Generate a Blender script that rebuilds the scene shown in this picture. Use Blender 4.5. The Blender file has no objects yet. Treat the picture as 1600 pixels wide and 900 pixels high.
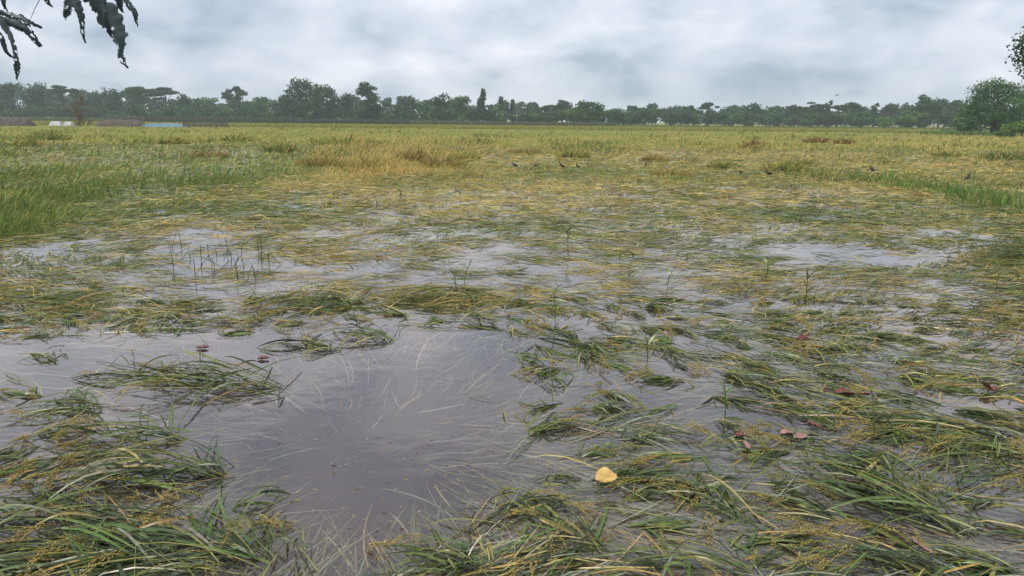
import bpy, math, random
import numpy as np
from mathutils import Vector, Matrix
rng = np.random.default_rng(7)
random.seed(7)
S = bpy.context.scene
R = math.radians

# ------------------------------------------------------------------ camera
F = 1143.0                       # focal length in pixels of the 1600 px wide photograph
CAMZ = 1.6
HOR0 = 188.0                     # horizon row at the picture centre
ROLL = 0.009                     # slope of the horizon
cam_d = bpy.data.cameras.new('camera')
cam_d.sensor_width = 36.0
cam_d.lens = 36.0 * F / 1600.0
cam_d.clip_start = 0.05
cam_d.clip_end = 6000
cam = bpy.data.objects.new('camera', cam_d)
S.collection.objects.link(cam)
PITCH = math.atan((450 - HOR0) / F)
fw = Vector((0, math.cos(PITCH), -math.sin(PITCH)))
r0 = Vector((1, 0, 0)); u0 = r0.cross(fw)
a = math.atan(ROLL)
# the camera is tilted so that the horizon falls to the right
rt = r0 * math.cos(a) + u0 * math.sin(a)
up = u0 * math.cos(a) - r0 * math.sin(a)
cam.matrix_world = Matrix(((rt.x, up.x, -fw.x, 0), (rt.y, up.y, -fw.y, 0), (rt.z, up.z, -fw.z, CAMZ), (0, 0, 0, 1)))
S.camera = cam
FWn, RTn, UPn = np.array(fw), np.array(rt), np.array(up)

# ------------------------------------------------------------------ sky, sun, exposure
SUN_EL, SUN_AZ = 72.0, 205.0      # degrees; azimuth clockwise from +Y: behind the viewer
w = bpy.data.worlds.new('World'); S.world = w; w.use_nodes = True
nt = w.node_tree; nt.nodes.clear()
def N(t, kind, **kw):
    n = t.nodes.new(kind)
    for k, v in kw.items(): setattr(n, k, v)
    return n
out = N(nt, 'ShaderNodeOutputWorld'); bg = N(nt, 'ShaderNodeBackground'); bg.inputs['Strength'].default_value = 0.1
sky = N(nt, 'ShaderNodeTexSky', sky_type='NISHITA'); sky.sun_disc = False
sky.sun_elevation = R(SUN_EL); sky.sun_rotation = R(SUN_AZ)
tc = N(nt, 'ShaderNodeTexCoord')
mp = N(nt, 'ShaderNodeMapping'); mp.inputs['Scale'].default_value = (2.4, 2.4, 4.6); mp.inputs['Location'].default_value = (1.7, 5.1, 3.3)
n1 = N(nt, 'ShaderNodeTexNoise'); n1.inputs['Scale'].default_value = 3.0; n1.inputs['Detail'].default_value = 9; n1.inputs['Roughness'].default_value = 0.52; n1.inputs['Distortion'].default_value = 0.15
rp = N(nt, 'ShaderNodeValToRGB')
e = rp.color_ramp.elements
e[0].position = 0.32; e[0].color = (0.220, 0.270, 0.335, 1)
e[1].position = 0.66; e[1].color = (0.520, 0.530, 0.570, 1)
m_ = rp.color_ramp.elements.new(0.45); m_.color = (0.345, 0.382, 0.445, 1)
m_ = rp.color_ramp.elements.new(0.56); m_.color = (0.425, 0.448, 0.502, 1)
n2 = N(nt, 'ShaderNodeTexNoise'); n2.inputs['Scale'].default_value = 0.9; n2.inputs['Detail'].default_value = 3
rp2 = N(nt, 'ShaderNodeValToRGB')
e = rp2.color_ramp.elements
e[0].position = 0.35; e[0].color = (6.3, 6.6, 7.0, 1); e[1].position = 0.66; e[1].color = (9.0, 8.75, 8.6, 1)
mul = N(nt, 'ShaderNodeMixRGB', blend_type='MULTIPLY'); mul.inputs[0].default_value = 1
mix = N(nt, 'ShaderNodeMixRGB'); mix.inputs[0].default_value = 0.93
L = nt.links.new
L(tc.outputs['Generated'], mp.inputs['Vector']); L(mp.outputs[0], n1.inputs['Vector']); L(mp.outputs[0], n2.inputs['Vector'])
L(n1.outputs['Fac'], rp.inputs[0]); L(n2.outputs['Fac'], rp2.inputs[0])
L(rp.outputs[0], mul.inputs[1]); L(rp2.outputs[0], mul.inputs[2])
L(sky.outputs[0], mix.inputs[1]); L(mul.outputs[0], mix.inputs[2]); L(mix.outputs[0], bg.inputs[0]); L(bg.outputs[0], out.inputs[0])

sd = bpy.data.lights.new('sun', 'SUN'); sd.energy = 1.5; sd.angle = R(20); sd.color = (1.0, 0.97, 0.92)
so = bpy.data.objects.new('sun', sd); S.collection.objects.link(so)
az, el = R(SUN_AZ), R(SUN_EL)
sdir = Vector((math.sin(az) * math.cos(el), math.cos(az) * math.cos(el), math.sin(el)))
so.rotation_euler = (-sdir).to_track_quat('-Z', 'Y').to_euler(); so.location = sdir * 60

S.view_settings.view_transform = 'Standard'; S.view_settings.look = 'None'
S.view_settings.exposure = 1.16; S.view_settings.gamma = 1.0; S.view_settings.use_curve_mapping = False
S.cycles.max_bounces = 6; S.cycles.diffuse_bounces = 3; S.cycles.glossy_bounces = 2
S.cycles.transparent_max_bounces = 16; S.cycles.volume_bounces = 3
S.cycles.use_denoising = True

# ------------------------------------------------------------------ helpers
def hor(px): return HOR0 + (np.asarray(px) - 800.0) * ROLL
def rays(px, py):
    px = np.asarray(px, float); py = np.asarray(py, float)
    return FWn + ((px - 800) / F)[..., None] * RTn + ((450 - py) / F)[..., None] * UPn
def ground(px, py, z=0.0):
    d = rays(px, py)
    t = (z - CAMZ) / np.minimum(d[..., 2], -1e-4)
    return np.stack([d[..., 0] * t, d[..., 1] * t], -1)
def G(px, py): return tuple(ground(np.array(px), np.array(py)))
def AT(px, py, depth):
    d = rays(np.array(px), np.array(py)); return Vector(d / d[1] * depth) + Vector((0, 0, CAMZ))
def to_px(x, y, z=0.0):
    v = np.stack([x, y, np.zeros_like(x) + z - CAMZ], -1)
    dz = np.maximum(v @ FWn, 0.05)
    return 800 + F * (v @ RTn) / dz, 450 - F * (v @ UPn) / dz

_lat = rng.random((256, 256))
def vn(x, y, seed=0):
    x = np.asarray(x, float) + seed * 17.31; y = np.asarray(y, float) + seed * 9.77
    xi = np.floor(x).astype(int); yi = np.floor(y).astype(int); fx = x - xi; fy = y - yi
    fx = fx * fx * (3 - 2 * fx); fy = fy * fy * (3 - 2 * fy)
    g = lambda i, j: _lat[i & 255, j & 255]
    return (g(xi, yi) * (1 - fx) + g(xi + 1, yi) * fx) * (1 - fy) + (g(xi, yi + 1) * (1 - fx) + g(xi + 1, yi + 1) * fx) * fy
def fbm(x, y, seed=0): return 0.55 * vn(x, y, seed) + 0.3 * vn(x * 2.1, y * 2.1, seed + 3) + 0.15 * vn(x * 4.3, y * 4.3, seed + 5)
def sstep(a, b, x):
    t = np.clip((x - a) / (b - a), 0, 1); return t * t * (3 - 2 * t)

def mesh_np(name, V, Fq, col=None, smooth=False):
    """V (n,3), Fq (m,3) or (m,4) faces, col (n,3)"""
    V = np.ascontiguousarray(V, np.float32).reshape(-1, 3); Fq = np.asarray(Fq, np.int32)
    m = bpy.data.meshes.new(name); k = Fq.shape[1]
    m.vertices.add(len(V)); m.vertices.foreach_set('co', V.ravel())
    m.loops.add(Fq.size); m.loops.foreach_set('vertex_index', Fq.ravel())
    m.polygons.add(len(Fq)); m.polygons.foreach_set('loop_start', np.arange(0, Fq.size, k, dtype=np.int32))
    m.polygons.foreach_set('loop_total', np.full(len(Fq), k, np.int32))
    if smooth: m.polygons.foreach_set('use_smooth', np.ones(len(Fq), bool))
    if col is not None:
        at = m.attributes.new('Col', 'FLOAT_COLOR', 'POINT')
        c = np.ones((len(V), 4), np.float32); c[:, :3] = np.asarray(col).reshape(-1, 3)
        at.data.foreach_set('color', c.ravel())
    m.update(calc_edges=True)
    return m

def put(name, mesh, mat, parent=None, loc=None, rz=None):
    o = bpy.data.objects.new(name, mesh); S.collection.objects.link(o)
    if mat is not None and len(mesh.materials) == 0: mesh.materials.append(mat)
    if parent is not None: o.parent = parent
    if loc is not None: o.location = loc
    if rz is not None: o.rotation_euler = (0, 0, rz)
    return o
def thing(name, label, cat, loc=(0, 0, 0), rz=0, group=None):
    o = bpy.data.objects.new(name, None); S.collection.objects.link(o)
    o.location = loc; o.rotation_euler = (0, 0, rz); o.empty_display_size = 0.1
    tag(o, label, cat, group); return o
def tag(o, label=None, cat=None, group=None, kind=None):
    if label: o['label'] = label
    if cat: o['category'] = cat
    if group: o['group'] = group
    if kind: o['kind'] = kind
    return o

def strips(C, W, Sd, col, fold=0.0):
    """ribbons: C (N,K,3) centre lines, W (N,K) half widths, Sd (N,K,3) side vectors, col (N,K,3). fold>0 adds a raised pair of edges (V section)"""
    N_, K = W.shape
    if fold:
        T = np.gradient(C, axis=1); Nn = np.cross(T, Sd); Nn /= np.linalg.norm(Nn, axis=-1, keepdims=True) + 1e-9
        off = Sd * W[..., None]; upv = Nn * (W * fold)[..., None]
        V = np.stack([C - off + upv, C, C + off + upv], 2); m = 3
    else:
        off = Sd * W[..., None]
        V = np.stack([C - off, C + off], 2); m = 2
    base = (np.arange(N_)[:, None, None] * K + np.arange(K - 1)[None, :, None]) * m + np.arange(m - 1)[None, None, :]
    Fq = np.stack([base, base + 1, base + m + 1, base + m], -1).reshape(-1, 4)
    cc = np.repeat(col[:, :, None, :], m, 2)
    return V.reshape(-1, 3), Fq, cc.reshape(-1, 3)

def tube(path, rad, n=5, col=(0.1, 0.1, 0.1)):
    P = np.asarray(path, float); K = len(P); rad = np.broadcast_to(np.asarray(rad, float), (K,))
    T = np.gradient(P, axis=0); T /= np.linalg.norm(T, axis=1, keepdims=True) + 1e-9
    ref = np.where(np.abs(T[:, 2:3]) > 0.9, [[1.0, 0, 0]], [[0, 0, 1.0]])
    A = np.cross(T, ref); A /= np.linalg.norm(A, axis=1, keepdims=True) + 1e-9; B = np.cross(T, A)
    th = np.arange(n) * 2 * math.pi / n
    V = P[:, None] + rad[:, None, None] * (np.cos(th)[None, :, None] * A[:, None] + np.sin(th)[None, :, None] * B[:, None])
    i = np.arange(K - 1)[:, None] * n; j = np.arange(n)[None]; j2 = (j + 1) % n
    Fq = np.stack([i + j, i + j2, i + n + j2, i + n + j], -1).reshape(-1, 4)
    c = np.asarray(col, float); c = np.broadcast_to(c if c.ndim == 2 else c[None], (K, 3))
    return V.reshape(-1, 3), Fq, np.repeat(c, n, 0)
def join(parts):
    Vs, Fs, Cs = [], [], []; n = 0
    for V, Fq, C in parts:
        Vs.append(V); Fs.append(Fq + n); Cs.append(C); n += len(V)
    return np.concatenate(Vs), np.concatenate(Fs), np.concatenate(Cs)

# ------------------------------------------------------------------ materials
def new_mat(name):
    m = bpy.data.materials.new(name); m.use_nodes = True; t = m.node_tree
    for n in list(t.nodes): t.nodes.remove(n)
    return m, t, N(t, 'ShaderNodeOutputMaterial')
def leaf_mat(name, rough=0.5, spec=0.3, trans=0.3, vary=0.25, scale=30.0):
    m, t, o = new_mat(name)
    at = N(t, 'ShaderNodeAttribute'); at.attribute_name = 'Col'
    tc = N(t, 'ShaderNodeTexCoord'); ns = N(t, 'ShaderNodeTexNoise'); ns.inputs['Scale'].default_value = scale; ns.inputs['Detail'].default_value = 3
    mr = N(t, 'ShaderNodeMapRange'); mr.inputs['From Min'].default_value = 0.3; mr.inputs['From Max'].default_value = 0.7
    mr.inputs['To Min'].default_value = 1 - vary; mr.inputs['To Max'].default_value = 1 + vary
    vm = N(t, 'ShaderNodeVectorMath', operation='SCALE')
    p = N(t, 'ShaderNodeBsdfPrincipled'); p.inputs['Roughness'].default_value = rough; p.inputs['Specular IOR Level'].default_value = spec
    tr = N(t, 'ShaderNodeBsdfTranslucent'); mx = N(t, 'ShaderNodeMixShader'); mx.inputs[0].default_value = trans
    l = t.links.new
    l(tc.outputs['Object'], ns.inputs['Vector']); l(ns.outputs['Fac'], mr.inputs['Value']); l(at.outputs['Color'], vm.inputs[0]); l(mr.outputs[0], vm.inputs['Scale'])
    l(vm.outputs[0], p.inputs['Base Color']); l(vm.outputs[0], tr.inputs['Color'])
    l(p.outputs[0], mx.inputs[1]); l(tr.outputs[0], mx.inputs[2]); l(mx.outputs[0], o.inputs[0])
    return m
def solid_mat(name, c1, c2, rough=0.8, scale=8.0, bump=0.0, spec=0.3):
    m, t, o = new_mat(name)
    tc = N(t, 'ShaderNodeTexCoord'); ns = N(t, 'ShaderNodeTexNoise'); ns.inputs['Scale'].default_value = scale; ns.inputs['Detail'].default_value = 5
    r = N(t, 'ShaderNodeValToRGB'); r.color_ramp.elements[0].position = 0.35; r.color_ramp.elements[1].position = 0.68
    r.color_ramp.elements[0].color = (*c1, 1); r.color_ramp.elements[1].color = (*c2, 1)
    p = N(t, 'ShaderNodeBsdfPrincipled'); p.inputs['Roughness'].default_value = rough; p.inputs['Specular IOR Level'].default_value = spec
    l = t.links.new
    l(tc.outputs['Object'], ns.inputs['Vector']); l(ns.outputs['Fac'], r.inputs[0]); l(r.outputs[0], p.inputs['Base Color']); l(p.outputs[0], o.inputs[0])
    if bump:
        b = N(t, 'ShaderNodeBump'); b.inputs['Strength'].default_value = bump; b.inputs['Distance'].default_value = 0.02
        l(ns.outputs['Fac'], b.inputs['Height']); l(b.outputs[0], p.inputs['Normal'])
    return m
M_blade = leaf_mat('rice_blade', 0.5, 0.15, 0.35, 0.22, 25)
M_wet = leaf_mat('wet_rice_blade', 0.30, 0.45, 0.22, 0.28, 45)
M_far = leaf_mat('far_grass', 0.7, 0.05, 0.5, 0.2, 3)
M_tree = leaf_mat('tree_leaf', 0.6, 0.08, 0.25, 0.3, 0.8)
M_sub = leaf_mat('submerged_blade', 0.8, 0.0, 0.2, 0.2, 30)
M_bark = solid_mat('bark', (0.05, 0.042, 0.034), (0.13, 0.11, 0.09), 0.9, 3, 0.4)
M_deadleaf = solid_mat('dead_leaf', (0.10, 0.028, 0.022), (0.19, 0.065, 0.045), 0.55, 22, 0.3)
M_pinkleaf = solid_mat('faded_leaf', (0.25, 0.14, 0.12), (0.36, 0.22, 0.19), 0.6, 22, 0.3)
M_yellow = solid_mat('yellow_leaf', (0.36, 0.22, 0.06), (0.56, 0.39, 0.13), 0.45, 26, 0.3)
M_bird = solid_mat('bird_feather', (0.018, 0.014, 0.012), (0.06, 0.042, 0.03), 0.6, 30)
M_beak = solid_mat('bird_beak', (0.45, 0.28, 0.05), (0.55, 0.33, 0.06), 0.5, 30)

# ------------------------------------------------------------------ the setting: ground, water, haze
def gh(x, y):
    h = -0.055 + 0.11 * sstep(36, 46, y) + 0.02 * (fbm(x * 0.9, y * 0.9, 2) - 0.5) * (1 - sstep(20, 40, y))
    h = h + 0.45 * (1 - sstep(0.5, 1.5, y))              # the bank the viewer stands on
    return h
xs = np.unique(np.concatenate([np.linspace(-1200, -70, 20), np.linspace(-70, 70, 141), np.linspace(70, 1200, 20)]))
ys = np.unique(np.concatenate([np.linspace(-40, 0, 9), np.linspace(0, 60, 121), np.linspace(60, 1200, 50)]))
X, Y = np.meshgrid(xs, ys); Z = gh(X, Y)
nx = len(xs); i = np.arange(len(ys) - 1)[:, None] * nx + np.arange(nx - 1)[None]
gm, t, o = new_mat('mud_and_field_soil')
tc = N(t, 'ShaderNodeTexCoord'); ns = N(t, 'ShaderNodeTexNoise'); ns.inputs['Scale'].default_value = 2.2; ns.inputs['Detail'].default_value = 6
r1 = N(t, 'ShaderNodeValToRGB'); r1.color_ramp.elements[0].position = 0.35; r1.color_ramp.elements[1].position = 0.7
r1.color_ramp.elements[0].color = (0.085, 0.071, 0.072, 1); r1.color_ramp.elements[1].color = (0.112, 0.095, 0.095, 1)
r2 = N(t, 'ShaderNodeValToRGB'); r2.color_ramp.elements[0].position = 0.35; r2.color_ramp.elements[1].position = 0.7
r2.color_ramp.elements[0].color = (0.13, 0.15, 0.04, 1); r2.color_ramp.elements[1].color = (0.26, 0.235, 0.075, 1)
sp = N(t, 'ShaderNodeSeparateXYZ'); mr = N(t, 'ShaderNodeMapRange'); mr.inputs['From Min'].default_value = 36; mr.inputs['From Max'].default_value = 48
mx = N(t, 'ShaderNodeMixRGB'); p = N(t, 'ShaderNodeBsdfPrincipled'); p.inputs['Roughness'].default_value = 1.0; p.inputs['Specular IOR Level'].default_value = 0.0
l = t.links.new
l(tc.outputs['Object'], ns.inputs['Vector']); l(ns.outputs['Fac'], r1.inputs[0]); l(ns.outputs['Fac'], r2.inputs[0]); l(tc.outputs['Object'], sp.inputs[0])
l(sp.outputs['Y'], mr.inputs['Value']); l(mr.outputs[0], mx.inputs[0]); l(r1.outputs[0], mx.inputs[1]); l(r2.outputs[0], mx.inputs[2]); l(mx.outputs[0], p.inputs['Base Color']); l(p.outputs[0], o.inputs[0])
g = put('ground', mesh_np('ground', np.stack([X, Y, Z], -1), np.stack([i, i + 1, i + nx + 1, i + nx], -1).reshape(-1, 4), smooth=True), gm); tag(g, kind='structure')

# water: a murky sheet (Fresnel reflection over silt that half hides what lies below) and a silty layer under it
def water_mat(name, silt, fres):
    m, t, o = new_mat(name); l = t.links.new
    tr = N(t, 'ShaderNodeBsdfTransparent'); tr.inputs[0].default_value = (0.93, 0.91, 0.92, 1)
    df = N(t, 'ShaderNodeBsdfDiffuse'); df.inputs[0].default_value = (0.080, 0.066, 0.065, 1)
    mx = N(t, 'ShaderNodeMixShader'); mx.inputs[0].default_value = silt
    l(tr.outputs[0], mx.inputs[1]); l(df.outputs[0], mx.inputs[2])
    if fres:
        tc = N(t, 'ShaderNodeTexCoord'); ns = N(t, 'ShaderNodeTexNoise'); ns.inputs['Scale'].default_value = 5.0; ns.inputs['Detail'].default_value = 3
        bp = N(t, 'ShaderNodeBump'); bp.inputs['Strength'].default_value = 0.2; bp.inputs['Distance'].default_value = 0.02
        gl = N(t, 'ShaderNodeBsdfGlossy'); gl.inputs['Roughness'].default_value = 0.07; gl.inputs[0].default_value = (1.0, 0.945, 0.90, 1)
        lw = N(t, 'ShaderNodeLayerWeight'); lw.inputs['Blend'].default_value = 0.5; fr = N(t, 'ShaderNodeMath', operation='POWER'); fr.inputs[1].default_value = 2.85; l(lw.outputs['Facing'], fr.inputs[0])
        m2 = N(t, 'ShaderNodeMixShader')
        l(tc.outputs['Object'], ns.inputs['Vector']); l(ns.outputs['Fac'], bp.inputs['Height']); l(bp.outputs[0], gl.inputs['Normal']); l(bp.outputs[0], lw.inputs['Normal'])
        l(fr.outputs[0], m2.inputs[0]); l(mx.outputs[0], m2.inputs[1]); l(gl.outputs[0], m2.inputs[2]); l(m2.outputs[0], o.inputs[0])
    else: l(mx.outputs[0], o.inputs[0])
    return m
def sheet(name, x0, x1, y0, y1, z, mat):
    return put(name, mesh_np(name, [(x0, y0, z), (x1, y0, z), (x1, y1, z), (x0, y1, z)], [(0, 1, 2, 3)]), mat)
wtr = sheet('water', -60, 60, 0.2, 44, 0.0, water_mat('flood_water', 0.34, True)); tag(wtr, kind='structure')
s2 = sheet('silt_layer', -60, 60, 0.2, 44, -0.022, water_mat('silt', 0.5, False)); s2.parent = wtr

hz = bpy.data.meshes.new('haze')
bx = [(x, y, z) for x in (-1250, 1250) for y in (-60, 1250) for z in (-1.2, 24.0)]
hz.from_pydata(bx, [], [(0, 1, 3, 2), (4, 6, 7, 5), (0, 4, 5, 1), (2, 3, 7, 6), (0, 2, 6, 4), (1, 5, 7, 3)])
hm, t, o = new_mat('haze'); pv = N(t, 'ShaderNodeVolumePrincipled')
pv.inputs['Color'].default_value = (0.84, 0.93, 1.0, 1); pv.inputs['Density'].default_value = 0.0005; pv.inputs['Anisotropy'].default_value = 0.1
t.links.new(pv.outputs[0], o.inputs['Volume'])
tag(put('haze', hz, hm), kind='stuff')

# ------------------------------------------------------------------ colours of rice and grass (linear)
PAL = {
 'dark': [(0.040, 0.068, 0.024), (0.052, 0.080, 0.030), (0.060, 0.088, 0.026)],
 'green': [(0.092, 0.142, 0.034), (0.112, 0.165, 0.038), (0.085, 0.135, 0.045), (0.130, 0.172, 0.042)],
 'lush': [(0.115, 0.20, 0.042), (0.145, 0.235, 0.05), (0.095, 0.17, 0.038)],
 'olive': [(0.19, 0.20, 0.050), (0.235, 0.23, 0.058), (0.27, 0.25, 0.070)],
 'straw': [(0.43, 0.345, 0.125), (0.50, 0.405, 0.16), (0.38, 0.315, 0.105)],
 'ochre': [(0.42, 0.275, 0.085), (0.36, 0.23, 0.075), (0.47, 0.315, 0.10)],
 'brown': [(0.145, 0.085, 0.045), (0.20, 0.12, 0.065)],
 'pale': [(0.24, 0.27, 0.17), (0.30, 0.31, 0.22), (0.34, 0.31, 0.22)],
}
KINDS = list(PAL)
PALA = np.array([np.array([v[k % len(v)] for k in range(4)]) for v in PAL.values()])     # (kind,4,3)
def pick_cols(prob):
    """prob (N,len(KINDS)) -> colours (N,3)"""
    c = np.cumsum(prob, 1); c /= c[:, -1:]
    k = (rng.random((len(prob), 1)) > c).sum(1); k = np.minimum(k, len(KINDS) - 1)
    col = PALA[k, rng.integers(0, 4, len(prob))]
    return col * (1 + 0.18 * rng.standard_normal((len(prob), 1))).clip(0.55, 1.5)
def probs(n, **kw):
    P = np.zeros((n, len(KINDS)))
    for k, v in kw.items(): P[:, KINDS.index(k)] = v
    return P

# ------------------------------------------------------------------ blade shapes (vectorised)
def lying(x, y, th, Ln, h, z0, curve, wid, roll, K=4, droop=None):
    """blades that lie over: they leave (x,y) along heading th, arch by h and come down again"""
    n = len(x); s = np.linspace(0, 1, K)[None]
    pk = rng.uniform(0.3, 0.7, n)[:, None]
    arch = np.where(s < pk, np.sin(0.5 * np.pi * s / pk), np.cos(0.5 * np.pi * (s - pk) / (1 - pk)))
    al = s * Ln[:, None]; la = curve[:, None] * s ** 2 * Ln[:, None]
    c, sn = np.cos(th)[:, None], np.sin(th)[:, None]
    C = np.stack([x[:, None] + al * c - la * sn, y[:, None] + al * sn + la * c, z0[:, None] + h[:, None] * arch], -1)
    if droop is not None: C[..., 2] -= droop[:, None] * s ** 3
    perp = np.stack([-sn, c, np.zeros_like(c)], -1)
    nr = np.array([0, 0, 1.0])[None, None]
    Sd = np.cos(roll)[:, None, None] * perp + np.sin(roll)[:, None, None] * nr
    Sd = np.broadcast_to(Sd, C.shape)
    prof = np.interp(np.linspace(0, 1, K), [0, 0.35, 0.75, 1], [0.45, 1.0, 0.75, 0.06])[None]
    return C, wid[:, None] * prof, Sd
def standing(x, y, z0, th, Ln, lean0, lean1, wid, K=4):
    """blades that stand: lean from the vertical goes from lean0 to lean1 (radians) towards heading th"""
    n = len(x); s = np.linspace(0, 1, K)
    ln = lean0[:, None] + (lean1 - lean0)[:, None] * s[None]
    st = Ln[:, None] / (K - 1)
    dh = np.concatenate([np.zeros((n, 1)), np.cumsum(np.sin((ln[:, 1:] + ln[:, :-1]) / 2) * st, 1)], 1)
    dz = np.concatenate([np.zeros((n, 1)), np.cumsum(np.cos((ln[:, 1:] + ln[:, :-1]) / 2) * st, 1)], 1)
    C = np.stack([x[:, None] + dh * np.cos(th)[:, None], y[:, None] + dh * np.sin(th)[:, None], z0[:, None] + dz], -1)
    ph = rng.uniform(0, 2 * np.pi, n)
    Sd = np.stack([np.cos(ph), np.sin(ph), np.zeros(n)], -1)[:, None]; Sd = np.broadcast_to(Sd, C.shape)
    prof = np.interp(s, [0, 0.4, 0.8, 1], [0.6, 1.0, 0.7, 0.06])[None]
    return C, wid[:, None] * prof, Sd
def grad_cols(c0, c1, K):
    s = np.linspace(0, 1, K)[None, :, None]
    return c0[:, None] * (1 - s) + c1[:, None] * s

def lod_w(d, w0=0.0035, px=0.42): return np.maximum(w0, px * d / (F * 0.64))

# ------------------------------------------------------------------ where rice lies: cover fraction by place (photo pixels of the ground point)
def ell(p, q, cx, cy, rx, ry): return np.exp(-(((p - cx) / rx) ** 2 + ((q - cy) / ry) ** 2))
def cover(p, q):
    c = np.interp(q, [190, 300, 345, 400, 460, 520, 580, 680, 760, 900], [1.35, 1.02, 0.76, 0.56, 0.50, 0.42, 0.31, 0.30, 0.31, 0.36])
    c = c + 0.05 * sstep(520, 200, p) * sstep(330, 400, q) * sstep(540, 500, q) - 0.16 * sstep(620, 250, p) * sstep(480, 560, q)
    c = c - 1.3 * ell(p, q, 560, 700, 215, 135) - 0.9 * ell(p, q, 520, 600, 180, 60) - 0.62 * ell(p, q, 325, 410, 85, 38) - 0.35 * ell(p, q, 130, 555, 240, 40)
    c = c - 0.3 * ell(p, q, 60, 385, 110, 10) - 0.35 * ell(p, q, 340, 465, 110, 14) - 0.45 * ell(p, q, 640, 530, 160, 25)
    c = c - 0.22 * ell(p, q, 830, 301, 140, 6) - 0.30 * ell(p, q, 1240, 295, 90, 8) - 0.33 * ell(p, q, 1350, 327, 70, 7) - 0.30 * ell(p, q, 1120, 297, 80, 6) - 0.3 * ell(p, q, 1450, 277, 110, 4)
    c = c - 0.2 * ell(p, q, 1120, 388, 190, 12) - 0.2 * ell(p, q, 1400, 397, 190, 14) - 0.3 * ell(p, q, 700, 368, 150, 10) - 0.35 * ell(p, q, 1330, 480, 200, 14) - 0.25 * ell(p, q, 930, 510, 110, 30)
    c = c + 0.35 * ell(p, q, 560, 400, 130, 30) + 0.4 * ell(p, q, 600, 470, 170, 14) + 0.25 * ell(p, q, 1250, 435, 250, 14) + 0.35 * ell(p, q, 1570, 400, 60, 25)
    return c
def sample(n, p0, p1, q0, q1, bias=1.0):
    p = rng.uniform(p0, p1, n); q = q0 + (q1 - q0) * rng.random(n) ** bias
    g = ground(p, q); return p, q, g[:, 0], g[:, 1]

# ------------------------------------------------------------------ stuff: rice beaten flat into mats
def rice_mats():
    p, q, x, y = sample(185000, -200, 1800, 226, 640, 1.35)
    n1 = fbm(x * 1.1, y * 1.1, 1); n2 = fbm(x * 0.35, y * 0.35, 4)
    n3 = fbm(x * 3.1, y * 3.1, 14); acc = sstep(-0.20, 0.24, cover(p, q) - 0.5 + (n1 - 0.5) * 1.0 + (n2 - 0.5) * 0.4 + (n3 - 0.5) * 1.5); acc = np.maximum(acc, 0.07 * (cover(p, q) > 0.12))
    acc = acc * np.interp(q, [330, 370, 480, 600, 640], [1, 0.72, 0.50, 0.16, 0.05])
    lim = np.interp(p, [-200, 0, 180, 330, 450, 520], [400, 372, 316, 292, 262, 226])     # the standing grass at the left takes over there
    acc = acc * np.where((q > lim - 8) | (p > 520), 1, 0.45)
    k = rng.random(len(p)) < acc; p, q, x, y, n1 = p[k], q[k], x[k], y[k], n1[k]
    n = len(p); d = np.hypot(x, y)
    th0 = (fbm(x * 0.7, y * 0.7, 7) - 0.5) * 4.2 + 0.15
    th = th0 + rng.normal(0, 0.48, n) + np.where(rng.random(n) < 0.25, np.pi, 0)
    Ln = rng.uniform(0.12, 0.44, n) * np.interp(d, [5, 9, 20], [0.85, 0.95, 1.35])
    hump = 0.05 * np.clip(fbm(x * 0.9, y * 0.9, 9) - 0.42, 0, 1) * np.clip(cover(p, q), 0, 1) * 2 * np.interp(d, [6, 20], [1, 2.0])
    z0 = rng.uniform(-0.012, 0.012, n) + hump * rng.random(n)
    h = rng.gamma(1.2, 0.010, n) * np.interp(d, [5, 16], [0.8, 1.6]) + hump * 0.4
    wid = lod_w(d, 0.0036, 0.36) * rng.uniform(0.6, 1.4, n)
    C, W, Sd = lying(x, y, th, Ln, h, z0, rng.normal(0, 0.16, n), wid, rng.normal(0, 0.5, n))
    C[..., 2] = np.maximum(C[..., 2], -0.02)
    f = fbm(x * 0.5, y * 0.5, 11); yel = np.clip(0.30 + (f - 0.5) * 1.6 + 0.30 * sstep(430, 290, q) - 0.12 * sstep(600, 250, p), 0.05, 0.9)
    yel = np.where((p < 480) & (q < np.interp(p, [0, 180, 330, 480], [380, 325, 300, 262])), yel * 0.45, yel); P = probs(n, dark=0.36 * (1 - yel), green=0.70 * (1 - yel), lush=0.10 * (1 - yel), olive=0.42, straw=0.60 * yel, ochre=0.38 * yel, brown=0.03, pale=0.16)
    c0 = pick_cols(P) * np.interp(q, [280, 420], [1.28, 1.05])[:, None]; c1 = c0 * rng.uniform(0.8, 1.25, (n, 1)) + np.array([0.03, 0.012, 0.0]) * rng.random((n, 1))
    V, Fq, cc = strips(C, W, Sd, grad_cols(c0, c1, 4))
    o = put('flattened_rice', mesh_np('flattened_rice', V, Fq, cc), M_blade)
    tag(o, 'green and straw coloured rice beaten flat across the flooded field', 'rice', kind='stuff')
rice_mats()

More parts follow.
